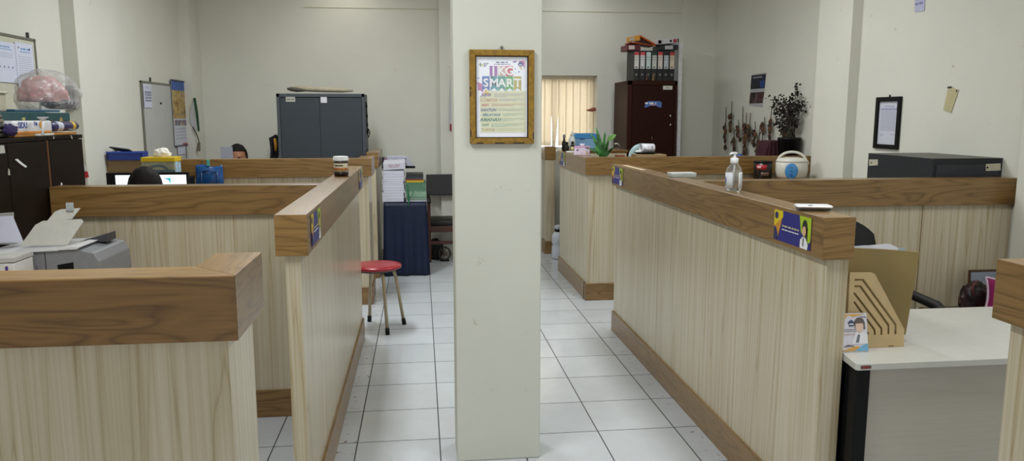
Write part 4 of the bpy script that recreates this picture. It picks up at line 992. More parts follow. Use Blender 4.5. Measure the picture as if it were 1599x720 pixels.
# green folders
GR, GRL, GRD = M('4f7a5e', .5, var=.1), M('86a890', .5, var=.1), M('3a5a48', .5, var=.1)
GE = M('7a8f80', .7, var=.15, vs=150)
z = .752
for th, mt_, cv, lab, nm in ((.012, PG, PC, 'white sheaf under the green folders on the navy cloth', 'paper_bundle'), (.034, GE, GR, 'dark green folder, lowest of the green ones on the navy cloth', 'folder'), (.056, M('7f9f88', .6, var=.1), GRL, 'thick pale green folder in the middle of the green stack', 'folder'),
                        (.066, M('52775f', .6, var=.1), GRL, 'thick mid green folder with a pale top edge in the green stack', 'folder'), (.024, GR, GRD, 'thin green folder just under the yellow one', 'folder'), (.020, M('c8a822', .5), M('d0b028', .5), 'bright yellow folder near the top of the green stack', 'folder'),
                        (.018, M('7a3424', .5), M('5a2a22', .5), 'reddish brown folder on the yellow folder', 'folder'), (.018, M('2f3f52', .5), M('2a3848', .5), 'dark blue folder second from the top of the green stack', 'folder'), (.026, M('26282a', .5), M('1c1e20', .5), 'black folder on top of the green stack', 'folder')):
    dx = rr.uniform(-.008, .008); sh_ = .03 if z > .93 else 0
    papers(nm, lab, 'folder' if nm == 'folder' else 'bundle', 'folders on the navy cloth' if nm == 'folder' else None, (-.158 + dx, .045 + dx - sh_, 7.715, 8.0, z, z + th), mt_, cv, rr.uniform(-.02, .02)); z += th
bm = new(); tube(bm, [(-.14, 7.70, .93), (-.135, 7.695, .85), (-.13, 7.695, .80), (-.128, 7.69, .74), (-.13, 7.685, .70)], [.005, .008, .009, .007, .004], 8)
tube(bm, [(-.135, 7.694, .80), (-.115, 7.69, .79), (-.09, 7.69, .82), (-.08, 7.69, .86)], .004, 6)
tag(obj('ribbon', bm, M('1d6a44', .5), smooth=True), 'green ribbon hanging down the front of the green folder stack', 'ribbon')

# ================================================================== WOODEN CHAIR
WD = M('4a2417', .4, var=.15)
t = thing('chair', 'wooden chair with black padded seat and back beside the navy cloth table', 'chair', (.3, 8.6, 0))
def cb(name, *d, m=WD, bev=.004):
    bm = new(); box(bm, *d, bev); return obj(name, bm, m, t)
x0, x1 = .062, .52
BLK = M('0d0d0f', .5, var=.1)
bm = new(); prism(bm, [(8.80, .70), (8.85, .70), (8.885, .93), (8.835, .94)], (x0 - .005, 0, 0), (0, 1, 0), (0, 0, 1), x1 - x0 + .01, .01); obj('backrest', bm, BLK, t)
bm = new(); box(bm, x0 + .01, x1 - .01, 8.38, 8.80, .405, .465, .02, 3); obj('seat', bm, BLK, t, smooth=True)
for xx in (x0, x1 - .035):
    cb('leg', xx, xx + .035, 8.38, 8.42, 0, .66)
    bm = new(); prism(bm, [(8.80, 0), (8.84, 0), (8.845, .45), (8.88, .9), (8.85, .9), (8.80, .45)], (xx + .0, 0, 0), (0, 1, 0), (0, 0, 1), .032, .003); obj('leg', bm, WD, t)
    cb('armrest', xx - .004, xx + .04, 8.36, 8.85, .655, .685, m=BLK)
cb('apron', x0 + .02, x1 - .02, 8.385, 8.41, .335, .405); cb('stretcher', x0 + .02, x1 - .02, 8.385, 8.41, .20, .235)
for xx in (x0 + .004, x1 - .03): cb('side_rail', xx, xx + .025, 8.42, 8.80, .335, .405)
# things under the chair
t = thing('duffel_bag', 'dark bag pushed under the wooden chair', 'bag', (.14, 8.6, 0))
obj('bag_body', lump((.15, 8.62, .1), .14, (.6, 1.0, .85), .18, 2, .0, 3), M('151517', .8, var=.2), t, smooth=True)
c = Vector((.245, 8.455, .085))
t = thing('metal_fan', 'small round metal guard standing on the floor under the wooden chair', 'fan', (c.x, c.y, 0))
bm = new(); pts = [(c.x + .062 * math.cos(2 * PI * k / 28), c.y, c.z + .07 * math.sin(2 * PI * k / 28)) for k in range(29)]; tube(bm, pts, .010, 8, False); obj('ring', bm, M('3a3630', .5, .3), t, smooth=True)
bm = new(); ball(bm, c, .026, 14, 8, (1, .6, 1))
for k in range(6):
    a_ = PI * k / 3 + .3; tube(bm, [c, c + Vector((.06 * math.cos(a_), 0, .068 * math.sin(a_)))], .005, 6)
obj('spokes', bm, M('5a5040', .5, .3), t, smooth=True)
bm = new(); box(bm, c.x - .05, c.x + .05, c.y - .03, c.y + .03, 0, .015, .004); obj('foot', bm, BLACK, t)

# flag hanging on the back pillar
a = at(706, 107, Y=8.88)
t = thing('hanging_pennant', 'small white and dark pennant with red ends hanging beside the column', 'flag', a - Vector((0, 0, .7)))
bm = new(); prism(bm, [(.0, 0), (.018, -.1), (.024, -.28), (.02, -.62), (-.012, -.68), (-.035, -.66), (-.036, -.45), (-.018, -.15)], a, (1, 0, 0), (0, 0, 1), .004); obj('white_cloth', bm, M('b8b6c0', .8), t)
bm = new(); prism(bm, [(.004, -.1), (.022, -.1), (.030, -.6), (.014, -.6), (.008, -.45)], a + Vector((0, -.005, 0)), (1, 0, 0), (0, 0, 1), .004); obj('dark_stripe', bm, M('2c2634', .8), t)
bm = new(); prism(bm, [(0, .02), (.012, -.03), (.016, -.11), (-.008, -.12), (-.008, -.03)], a + Vector((0, -.006, 0)), (1, 0, 0), (0, 0, 1), .004); prism(bm, [(-.034, -.62), (.03, -.62), (.036, -.69), (.018, -.66), (.004, -.70), (-.034, -.70)], a + Vector((0, -.006, 0)), (1, 0, 0), (0, 0, 1), .004); obj('red_end', bm, M('8a2434', .8), t)
bm = new(); tube(bm, [a + Vector((-.05, 0, .03)), a + Vector((-.01, 0, -.01)), a + Vector((.015, .0, .05)), a + Vector((.0, .01, .055))], .002, 5); obj('wire_hook', bm, CHROME, t)

# ================================================================== RIGHT BACK COUNTER: SMALL THINGS
ZC = 1.251
def bottle(label, c, prof, mat, capm=None, capprof=None, name='bottle', group=None):
    t = thing(name, label, 'bottle', c, group)
    bm = new(); lathe(bm, prof, c, 20); obj('bottle_body', bm, mat, t, smooth=True)
    if capprof: bm = new(); lathe(bm, capprof, c, 16); obj('cap', bm, capm, t, smooth=True)
    return t
AMB = M('1a1410', .15, var=.1)
c = at(876, 233, Z=ZC); c.x = 1.45
bottle('slim dark bottle with a tall neck, leftmost on the right back counter', (1.425, 7.62, ZC), [(.01, 0), (.022, .003), (.023, .06), (.022, .085), (.010, .11), (.0095, .135)], AMB, M('6a6a70', .4), [(.0095, .134), (.012, .135), (.012, .165), (.005, .167)], group='bottles on the right back counter')
bottle('short dark bottle, middle of the three on the right back counter', (1.425, 7.46, ZC), [(.01, 0), (.02, .003), (.021, .05), (.012, .07), (.011, .075)], AMB, BLACK, [(.013, .074), (.013, .095), (.004, .097)], group='bottles on the right back counter')
t = bottle('short dark bottle with a pale yellow label, right of the three on the counter', (1.478, 7.45, ZC), [(.01, 0), (.021, .003), (.022, .055), (.012, .075), (.011, .08)], AMB, BLACK, [(.013, .079), (.013, .1), (.004, .102)], group='bottles on the right back counter')
wrap('paper_label', (1.478, 7.45, ZC), .0224, .012, .05, PI * 1.2, PI * 1.6, M('d8d090', .5), t)
bm = new(); box(bm, 1.398, 1.468, 7.30, 7.38, ZC, ZC + .012, .003); tag(obj('soap_dish', bm, WHITE), 'flat white dish in front of the dark bottles', 'dish')
# supply cabinet behind that carries the blue box and clear bottles
t = thing('low_cabinet', 'plain low wooden cabinet behind the right back counter, under the blue box', 'cabinet', (1.85, 7.9, 0))
bm = new(); box(bm, 1.52, 2.1, 7.72, 8.12, 0, 1.235, .003); obj('body', bm, OAKX, t)
bm = new(); box(bm, 1.51, 2.11, 7.71, 8.13, 1.235, 1.255, .002); obj('top', bm, OAKX, t)
for x0_ in (1.53, 1.815):
    bm = new(); box(bm, x0_, x0_ + .275, 7.70, 7.72, .08, 1.22, .002); obj('door', bm, ASH, t)
FROST = M('dfe3e2', .25, var=.02, trans=.15)
for xq, yq, lab in ((881, 7.79, 'clear white bottle left of the blue box'), (891, 7.845, 'clear white bottle touching the blue box')):
    q = at(xq, 230, Y=yq)
    bottle(lab, (max(q.x, 1.545), yq, 1.256), [(.015, 0), (.03, .004), (.031, .10), (.02, .13), (.012, .14)], FROST, M('c8c8c4', .4), [(.014, .139), (.014, .16), (.005, .165), (.005, .185)], group='clear bottles by the blue box')
a = at(896, 230, Y=7.9); b = at(934, 205, Y=7.9)
t = thing('storage_box', 'light blue plastic storage box with a darker lid on the right', 'box', ((a.x + b.x) / 2, 7.95, 1.256))
bm = new(); prism(bm, [(a.x + .012, 0), (b.x - .012, 0), (b.x - .002, .115), (a.x + .002, .115)], (0, 8.08, 1.257), (1, 0, 0), (0, 0, 1), .18, .012); obj('box_body', bm, M('7aa6cc', .4, var=.03), t)
bm = new(); prism(bm, [(a.x, .11), (b.x, .11), (b.x - .004, .145), (b.x - .03, .163), (a.x + .03, .163), (a.x + .004, .145)], (0, 8.085, 1.257), (1, 0, 0), (0, 0, 1), .19, .004); obj('box_lid', bm, M('3f86c0', .4, var=.03), t)
bm = new(); box(bm, a.x + .06, a.x + .11, 7.889, 7.9, 1.36, 1.374, .003); box(bm, b.x - .05, b.x - .02, 7.889, 7.9, 1.36, 1.374, .003); obj('latch', bm, M('2a5f98', .4), t)
# pink tissue box
t = thing('tissue_box', 'pink and white tissue box on the corner of the right back counter', 'tissue box', (1.45, 6.8, ZC))
x0, x1 = 1.398, 1.538
mt = Matrix.Translation((1.45, 6.86, 0)) @ Matrix.Rotation(math.radians(-14), 4, 'Z') @ Matrix.Translation((-1.468, -6.86, 0))
bm = new(); box(bm, x0, x1, 6.80, 6.92, ZC, ZC + .075, .003, mat=mt); obj('box_body', bm, printed('c8b4c8', 'dccfe0', 14), t)
bm = new(); box(bm, x0 - .001, x1 + .001, 6.799, 6.921, ZC + .066, ZC + .078, .002, mat=mt); obj('box_top', bm, M('c89ac0', .5), t)
fc = Face(mt @ Vector((x0, 6.7995, ZC)), mt.to_3x3() @ Vector((1, 0, 0)))
fc.flat('printed_marks', [circ(.03, .045, .009, 8), quad(.10, .13, .06, .066)], 0, M('6a3a78', .5), t); fc.flat('printed_marks', [circ(.115, .022, .012, 8)], 0, M('c8a878', .5), t)
obj('tissue', tuft((1.45, 6.86, ZC + .079), .015, 2), M('eeeef2', .9, var=.03), t, smooth=True, solid=.002)
# plant
t = thing('potted_plant', 'leafy green plant standing behind the corner of the right back counter', 'plant', (1.63, 6.72, 1.0))
c = Vector((1.625, 6.70, 1.10))
bm = new(); lathe(bm, [(.03, 0), (.05, .0), (.065, .11), (.068, .12), (.058, .12), (.055, .1), (.02, .1)], c + Vector((0, 0, 0)), 24); obj('pot', bm, M('3a3330', .5), t, smooth=True)
rl = random.Random(9)
def leaf(bm, base, tip, width, bend, nrm):
    base, tip = Vector(base), Vector(tip); d = tip - base; s_ = d.cross(nrm).normalized(); n_ = s_.cross(d).normalized(); rows = []
    for i in range(9):
        u = i / 8; wd = width * (math.sin(PI * (u ** .75)) ** .8) * (1 if u < 1 else 0) + .002
        c_ = base + d * u + n_ * bend * math.sin(u * PI) - Vector((0, 0, 1)) * abs(bend) * .6 * u * u
        rows.append([bm.verts.new(c_ + s_ * wd * k + n_ * (-.25 * wd * (1 - abs(k)))) for k in (-1, -.5, 0, .5, 1)])
    for r0, r1 in zip(rows, rows[1:]):
        for k in range(4): bm.faces.new((r0[k], r0[k + 1], r1[k + 1], r1[k]))
LEAF = printed('1d4a22', '3a7a34', 7); ld = LEAF.node_tree.nodes
leaves = [((922, 206), .017, .02), ((931, 198), .020, .01), ((936, 213), .013, .01), ((945, 204), .013, -.01), ((951, 216), .012, -.02), ((926, 224), .012, .03), ((915, 226), .010, .03), ((941, 222), .012, .0), ((959, 226), .010, -.04), ((932, 218), .014, .01), ((948, 226), .011, -.02), ((938, 228), .012, .01)]
for (lx, ly), wd, bd in leaves:
    tp = at(lx, ly, Y=6.70 + rl.uniform(-.05, .05)); bs = c + Vector((rl.uniform(-.02, .02), rl.uniform(-.02, .02), .11))
    bm = new(); leaf(bm, bs, tp, wd, bd, Vector((0, -1, .15))); obj('leaf', bm, LEAF, t, smooth=True, solid=.0012)
tp = at(962, 209, Y=6.68); bs = at(949, 219, Y=6.68)
bm = new(); leaf(bm, bs, tp, .022, .01, Vector((0, -1, .3))); obj('leaf', bm, M('5a8a3a', .45), t, smooth=True, solid=.0012)
bm = new(); tube(bm, [c + Vector((.01, 0, .1)), at(944, 232, Y=6.69), bs], .0035, 6); obj('stem', bm, M('4a7a34', .5), t)
tp = at(968, 227, Y=6.68); bs = at(959, 225, Y=6.68)
bm = new(); leaf(bm, bs, tp, .008, .012, Vector((0, -.3, 1))); obj('leaf', bm, M('b8c0b0', .5), t, smooth=True, solid=.0012)
bm = new(); box(bm, 1.55, 1.72, 6.60, 6.80, 0, 1.09, .004)
t2 = thing('plant_stand', 'narrow dark stand holding the leafy plant behind the counter', 'stand', (1.63, 6.7, 0)); obj('post', bm, M('4a3a2c', .5), t2)
bm = new(); box(bm, 1.54, 1.73, 6.59, 6.81, 1.09, 1.10, .002); obj('shelf_top', bm, M('4a3a2c', .5), t2)

# long low cabinet behind the counter: plate, mug tray, cloth box, dry plant
t = thing('sideboard', 'low wooden sideboard behind the right back counter under the mug tray', 'cabinet', (2.7, 6.85, 0))
bm = new(); box(bm, 1.86, 3.45, 6.60, 7.08, 0, 1.19, .003); obj('body', bm, OAKX, t)
bm = new(); box(bm, 1.85, 3.455, 6.59, 7.09, 1.19, 1.21, .002); obj('top', bm, OAKX, t)
for k in range(4):
    bm = new(); box(bm, 1.87 + k * .39, 2.25 + k * .39, 7.08, 7.10, .08, 1.17, .002); obj('door', bm, ASH, t)
a = at(994, 243, Y=6.62); b = at(1041, 243, Y=6.62)
bm = new(); box(bm, a.x, b.x, 6.62, 6.80, 1.2105, a.z + .008, .003)
tag(obj('wooden_box', bm, M('a08660', .5)), 'shallow pale wooden box under the black tray', 'box'); zb = a.z + .009
a = at(992, 240, Y=6.66); b = at(1030, 240, Y=6.66); cx_ = (a.x + b.x) / 2
bm = new(); lathe(bm, [(.05, 0), (.08, .002), (.105, .012), (.107, .014), (.078, .007), (.01, .006)], (cx_, 6.72, zb), 32, 1, .7); tag(obj('tray', bm, BLACK, smooth=True), 'black oval tray under the white mug', 'tray')
t = thing('mug', 'white mug with a small blue mark lying on the black tray', 'mug', (cx_ + .03, 6.72, zb + .01))
mm = Matrix.Translation((cx_ - .045, 6.72, zb + .052)) @ Matrix.Rotation(math.radians(6), 4, 'Z') @ Matrix.Rotation(PI / 2, 4, 'Y')
bm = new(); lathe(bm, [(.02, .125), (.036, .124), (.039, .118), (.040, .06), (.040, .0), (.036, .0), (.035, .1), (.005, .112)], n=28, mat=mm); obj('mug_body', bm, M('d8d8de', .3, var=.02), t, smooth=True)
bm = new(); tube(bm, [(cx_ - .02, 6.684, zb + .05), (cx_ - .01, 6.655, zb + .045), (cx_ + .03, 6.655, zb + .04), (cx_ + .045, 6.684, zb + .046)], .006, 8); obj('handle', bm, M('c0c0c6', .3), t, smooth=True)
bm = new(); ball(bm, (cx_ + .05, 6.6835, zb + .066), .006, 10, 6, (1, .15, 1)); obj('blue_mark', bm, M('3a4a90', .5), t)
bm = new(); ball(bm, (cx_ - .075, 6.70, zb + .022), .018, 14, 8, (1.6, .8, .6)); tag(obj('crumpled_tissue', bm, WHITE, smooth=True), 'small crumpled white tissue beside the mug on the tray', 'tissue')
a = at(982, 244, Y=7.22); b = at(1024, 244, Y=7.22); r_ = (b.x - a.x) / 2; cx_ = (a.x + b.x) / 2; zpl = at(1002, 224, Y=7.25).z - 2 * r_
t = thing('plate', 'large pale blue round plate standing upright behind the mug', 'plate', (cx_, 7.24, zpl))
mm = Matrix.Translation((cx_, 7.25, zpl + r_ - .001)) @ Matrix.Rotation(math.radians(84), 4, 'X')
bm = new(); lathe(bm, [(.02, -.004), (r_ * .7, -.004), (r_, .012), (r_, .016), (r_ * .68, .002), (.01, .001)], n=44, mat=mm); obj('dish', bm, M('a8c4c8', .3, var=.04), t, smooth=True)
t = thing('plate_shelf', 'narrow dark stand behind the sideboard, under the round plate', 'stand', (cx_, 7.25, 0))
bm = new(); box(bm, cx_ - .1, cx_ + .1, 7.15, 7.36, zpl - .02, zpl, .002); obj('shelf_top', bm, M('4a3a2c', .5), t)
bm = new(); box(bm, cx_ - .08, cx_ + .08, 7.17, 7.34, 0, zpl - .02, .002); obj('post', bm, M('4a3a2c', .5), t)
bm = new(); a = at(962, 244, Y=6.75); box(bm, a.x, a.x + .075, 6.72, 6.80, 1.2105, a.z + .01, .004); tag(obj('clay_pot', bm, M('7a3a22', .6)), 'small reddish brown block beside the brown cabinet base', 'block')

# brown steel cabinet with binders
BR = M('32170f', .5, var=.06, spec=.12); BRD = M('2a110a', .5, var=.06, spec=.12)
X0, X1, Y0, Y1, Z1 = 2.225, 2.775, 8.2, 8.78, 1.975
t = thing('steel_cabinet', 'tall dark brown steel cabinet with black binders on top', 'cabinet', ((X0 + X1) / 2, 8.5, 0), 'steel cabinets')
bm = new(); box(bm, X0, X1, Y0 + .02, Y1, 0, Z1, .004); obj('body', bm, BR, t)
bm = new(); box(bm, X0 + .055, X1 - .03, Y0 + .004, Y0 + .021, .06, Z1 - .05, .003); obj('door', bm, BRD, t)
bm = new()
for q in ((X0, X0 + .05, 0, Z1), (X1 - .026, X1, 0, Z1), (X0, X1, Z1 - .045, Z1)): box(bm, q[0], q[1], Y0, Y0 + .021, q[2], q[3], .002)
obj('front_frame', bm, BR, t)
fc = Face((X0, Y0 + .0035, 0), (1, 0, 0))
def pxq(x0, y0, x1, y1, Y, X): a, b = at(x0, y0, Y=Y), at(x1, y1, Y=Y); return quad(a.x - X, b.x - X, b.z, a.z)
fc.flat('label_plate', [pxq(1035.5, 134, 1050, 140, Y0, X0)], 0, M('c8c8be', .4), t, .002)
q = pxq(1035.5, 134, 1050, 140, Y0, X0); fc.flat('lettering', wordline(q[0][0] + .03, q[1][0] - .03, (q[0][1] + q[2][1]) / 2, .008, 4), .002, INK, t)
ax = lambda x, y: (at(x, y, Y=Y0).x - X0, at(x, y, Y=Y0).z)
stk = fc.flat('sticker', [[ax(1006.5, 168), ax(1008, 161), ax(1012, 158), ax(1030, 158), ax(1033.5, 160), ax(1033, 168), ax(1027, 167), ax(1025, 165), ax(1015, 165), ax(1012, 167)]], 0, M('4a6fb0', .4, var=.06), t, label='blue and white banner shaped sticker')
fc.flat('lettering', wordline(ax(1011.5, 0)[0], ax(1029, 0)[0], ax(0, 159.2)[1], .017, 3, .8), .0008, WHITE, stk)
fc.flat('pink_band', [[ax(1015, 162.5), ax(1025, 162.5), ax(1025.5, 164.6), ax(1014.5, 164.6)]], .0008, M('a890b8', .5), stk)
bm = new()
for yy in (181, 195): ball(bm, at(1047, yy, Y=Y0), .009, 10, 6, (1, .5, 1.4))
obj('lock', bm, CHROME, t)
bm = new(); ball(bm, at(1018, 216, Y=Y0), .012, 10, 6, (.5, .5, 1.8)); obj('keyhole', bm, M('6a5a4a', .4, .5), t)
def binder(label, x0, w_, z0, spine_col, lab_col, top_col, Y=8.22, hgt=.318, group='upright binders on the brown cabinet', depth=.285):
    t = thing('ring_binder', label, 'binder', (x0 + w_ / 2, Y + depth / 2, z0), group)
    bm = new(); box(bm, x0, x0 + w_, Y, Y + depth, z0, z0 + hgt, .003); obj('binder_cover', bm, M(spine_col, .5, var=.1), t)
    fc = Face((x0, Y - .0005, z0), (1, 0, 0)); m_ = w_ * .1
    s_ = fc.flat('spine_label', [quad(m_, w_ - m_, hgt * .40, hgt * .95)], 0, M(lab_col, .6, var=.02), t)
    fc.flat('label_top', [quad(m_, w_ - m_, hgt * .845, hgt * .95)], .0006, M(top_col, .6, var=.05), s_)
    fc.flat('lettering', wordline(m_ * 1.6, w_ - m_ * 2, hgt * .78, .006, int(x0 * 1000)) + wordline(m_ * 1.8, w_ - m_ * 3, hgt * .70, .005, int(x0 * 1000) + 3) + wordline(m_ * 2.6, w_ - m_ * 3.5, hgt * .45, .012, int(x0 * 1000) + 5), .0006, INK, s_)
    bm = new(); lathe(bm, [(.008, -.002), (.013, -.002), (.013, .002), (.008, .002)], n=18, mat=Matrix.Translation((x0 + w_ / 2, Y - .001, z0 + hgt * .2)) @ Matrix.Rotation(PI / 2, 4, 'X')); obj('finger_ring', bm, M('77777c', .45, .4), t, smooth=True)
    return t
ord_ = ['first from the left', 'second from the left', 'third from the left, all white label', 'fourth from the left, dark green label top', 'fifth from the left, red topped label', 'sixth from the left, black topped label', 'rightmost, red topped narrow label']
spec = [('d4d0cc', 'c04048'), ('d0d0d4', 'cc4a52'), ('c2d0ce', 'c2d0ce'), ('b9beb8', '24382e'), ('d0c8c0', 'c04048'), ('b4bcc4', '101012'), ('c8bca8', 'b04038')]
w_ = (X1 - .02 - (X0 + .085)) / 7 - .002
xs_ = X0 + .065
for i in range(7):
    binder('black upright binder on the brown cabinet, ' + ord_[i], xs_ + i * (w_ + .004), w_, Z1 + .001, '0f0f12', *spec[i])
binder_end = xs_ + 7 * (w_ + .004)
# lying binders above
def lying(label, c, L, w_, yaw, roll, col, lab, labx, depth=.26, pitch=0):
    t = thing('ring_binder', label, 'binder', c, 'binders lying on the upright binders')
    mt = Matrix.Translation(c) @ Matrix.Rotation(yaw, 4, 'Z') @ Matrix.Rotation(roll, 4, 'Y') @ Matrix.Rotation(pitch, 4, 'X')
    bm = new(); box(bm, 0, L, 0, depth, 0, w_, .004, mat=mt); obj('binder_cover', bm, M(col, .5, var=.1), t)
    fc = Face(mt @ Vector((0, -.0006, 0)), mt.to_3x3() @ Vector((1, 0, 0)), mt.to_3x3() @ Vector((0, 0, 1)))
    for (u0, u1, cc) in labx: fc.flat('spine_label', [quad(u0 * L, u1 * L, w_ * .15, w_ * .85)], 0, M(cc, .6, var=.02), t)
    return t, mt, fc
zb = Z1 + .32
lying('dark red binder lying under the orange one, pale label on its spine', Vector((X0 - .01, 8.23, zb + .001)), .15, .06, 0, math.radians(-.5), '5a1420', None, [(.12, .55, 'c8b8b4')], .27)
lying('black binder lying at the right end under the white one, grey label', Vector((X1 - .20, 8.225, zb + .003)), .205, .056, 0, math.radians(-2), '121214', None, [(.28, .72, 'a8a8ac')], .27)
t_, mt_, fc_ = lying('white binder with red label ends, topmost at the right', Vector((X1 - .235, 8.235, zb + .064)), .25, .05, 0, math.radians(-5), 'c2c2c8', None, [(.03, .28, 'b8a0a0'), (.09, .22, '8a2430'), (.75, .92, 'a02a38')], .26)
fc_.flat('finger_hole', [circ(.16, .026, .013, 14)], .0008, BLACK, t_)
fc_.flat('dark_edge', [quad(.237, .249, .003, .047)], .0008, BLACK, t_)
# orange lever arch file lying open, sloping down to the right
t = thing('ring_binder', 'orange binder lying half open across the upright binders', 'binder', (X0 + .2, 8.3, zb + .06), 'binders lying on the upright binders')
A = [ax(980, 58), ax(1000, 54.5), ax(1000, 63), ax(980, 65)]
bm = new(); prism(bm, [(p[0], p[1]) for p in A], (X0, 8.25, 0), (1, 0, 0), (0, 0, 1), .04, .002); obj('spine', bm, M('c88a24', .5), t)
Face((X0, 8.2095, 0), (1, 0, 0)).flat('spine_label', [[ax(982.5, 59), ax(991, 57.5), ax(991, 62.5), ax(982.5, 64)]], 0, M('b0a898', .6), t)
bm = new(); O_ = Vector((X0, 8.215, 0))
p = [ax(1000, 54), ax(1026, 69), ax(1024, 70.5), ax(999, 56.5)]
prism(bm, p, O_ + Vector((0, .24, 0)), (1, 0, 0), (0, 0, 1), .24, .001); obj('front_cover', bm, M('b0521c', .5), t)
p = [ax(985, 64.8), ax(1024, 70.3), ax(1024, 71.6), ax(985, 66.4)]
prism(bm := new(), p, O_ + Vector((0, .24, 0)), (1, 0, 0), (0, 0, 1), .24, .001); obj('back_cover', bm, M('a84a18', .5), t)
p = [ax(1000.5, 58.5), ax(1019, 68), ax(1000.5, 66)]
bm = new(); prism(bm, p, O_ + Vector((0, .23, 0)), (1, 0, 0), (0, 0, 1), .2, .0005); obj('dark_pages', bm, M('3a1a10', .7), t)
# two small figurines in front of the binders
for xq, lab, col in ((1010, 'small dark reddish ornament in front of the binders', '4a2420'), (1020, 'small bronze ornament in front of the binders', '6a522f')):
    q = at(xq, 122, Y=8.21); 
    bm = new(); lathe(bm, [(.006, 0), (.018, .001), (.019, .008), (.010, .018), (.014, .035), (.013, .05), (.006, .058), (.009, .066), (.007, .076), (.002, .08)], (q.x, 8.205 + 0, Z1 + .001), 16, 1, .55)
    tag(obj('ornament', bm, M(col, .4, .3), smooth=True), lab, 'ornament', 'ornaments on the brown cabinet')
# white boards leaning right of the cabinet
a = at(1062, 66, Y=8.35); b = at(1066, 206, Y=8.35)
t = thing('white_panel', 'tall white panel wedged between the brown cabinet and the wall', 'panel', (a.x, 8.45, b.z))
bm = new(); prism(bm, [(b.x - .035, 0.0), (b.x + .0, 0.0), (a.x + .045, a.z), (a.x + .0, a.z)], (0, 8.69, 0), (1, 0, 0), (0, 0, 1), .30, .002); obj('panel', bm, M('e6e6ea', .5), t)

# white jerrycan between the far right counters
a = at(862, 395, Y=8.45); b = at(869, 395, Y=8.45)
t = thing('jerrycan', 'white plastic bottle with a black cap on the floor between the far right counters', 'bottle', (1.53, 8.45, 0))
cx_ = a.x + .07
bm = new(); lathe(bm, [(.03, 0), (.07, .004), (.074, .02), (.072, .14), (.060, .16), (.073, .18), (.072, .27), (.05, .30), (.03, .31)], (cx_, 8.45, .0), 24); obj('bottle_body', bm, M('c8ccd4', .35, var=.05), t, smooth=True)
bm = new(); lathe(bm, [(.034, .31), (.036, .312), (.036, .335), (.02, .337)], (cx_, 8.45, 0), 18); obj('cap', bm, BLACK, t, smooth=True)
bm = new(); lathe(bm, [(.03, .337), (.045, .345), (.048, .37), (.03, .385), (.01, .387)], (cx_, 8.45, 0), 18); obj('top', bm, M('b8bcc4', .4), t, smooth=True)

# ================================================================== RIGHT WALL: FLOWERS, POSTER, PLANT, FRAME
XW = 3.46
t = thing('wall_poster', 'small dark photo poster taped on the right wall above the dried flowers', 'poster', (XW, 7.5, 1.68))
a = at(1174, 117, X=XW); b = at(1195, 164, X=XW); Y_, w_, z0, h_ = a.y, a.y - b.y, b.z, a.z - b.z
fc = Face((XW - .002, Y_, z0), (0, -1, 0))
fc.flat('sheet', [[(-.03, 0), (w_ - .06, -.02), (w_, h_ + .01), (0, h_)]], 0, M('b0b0b4', .5), t, .001)
fc.flat('picture', [[(-.025, .02), (w_ - .06, .02), (w_ - .03, h_ * .42), (-.01, h_ * .42)]], .001, foodmat(3, ('0c0a0e', '241a1e', '4a2428', '6a6068')), t)
fc.flat('picture', [[(-.01, h_ * .53), (w_ - .025, h_ * .53), (w_ - .012, h_ * .98), (0, h_ * .98)]], .001, foodmat(6, ('08090e', '10141c', '1a2440', '14181e')), t)
fc.flat('blue_panel', [quad(w_ * .62, w_ * .92, h_ * .56, h_ * .78)], .0017, M('1c3c7a', .5, var=.3, vs=40), t)
fc.flat('lettering', wordline(.02, w_ - .05, h_ * .475, .012, 3) + wordline(.05, w_ - .1, h_ * .9, .012, 5), .0017, M('a8a8b0', .6, var=0), t)

# dried flowers hanging upside down on the wall
fl = [(1134, 167, 229, 3, 'leftmost, with a small rosette at its foot'), (1143, 158, 205, 4, 'second from the left, bunched near the middle'), (1146, 200, 243, 3, 'short brush shaped one low on the left'), (1153, 187, 214, 2, 'short thin one with a single head'), (1160, 167, 219, 1, 'long bare stem with a single head'),
      (1166, 176, 222, 4, 'thick bunch in the middle'), (1172, 176, 218, 4, 'right twin of the thick middle bunch'), (1164, 216, 244, 4, 'low bunch just above the counter in the middle'), (1179, 190, 226, 3, 'thin one right of the middle bunch'), (1186, 200, 244, 3, 'pale stringy one'),
      (1194, 183, 206, 3, 'upper bunch left of the maroon cloth'), (1191, 206, 243, 4, 'low bunch beside the maroon cloth'), (1205, 170, 216, 4, 'tall bunch above the maroon cloth'), (1225, 188, 215, 4, 'rightmost, beside the black pot')]
DRY = [M('3a2a1e', .8, var=.3, vs=90), M('5a3a26', .8, var=.3, vs=90), M('4a3d2a', .8, var=.3, vs=90), M('6a4a30', .8, var=.3, vs=90)]
rf = random.Random(12)
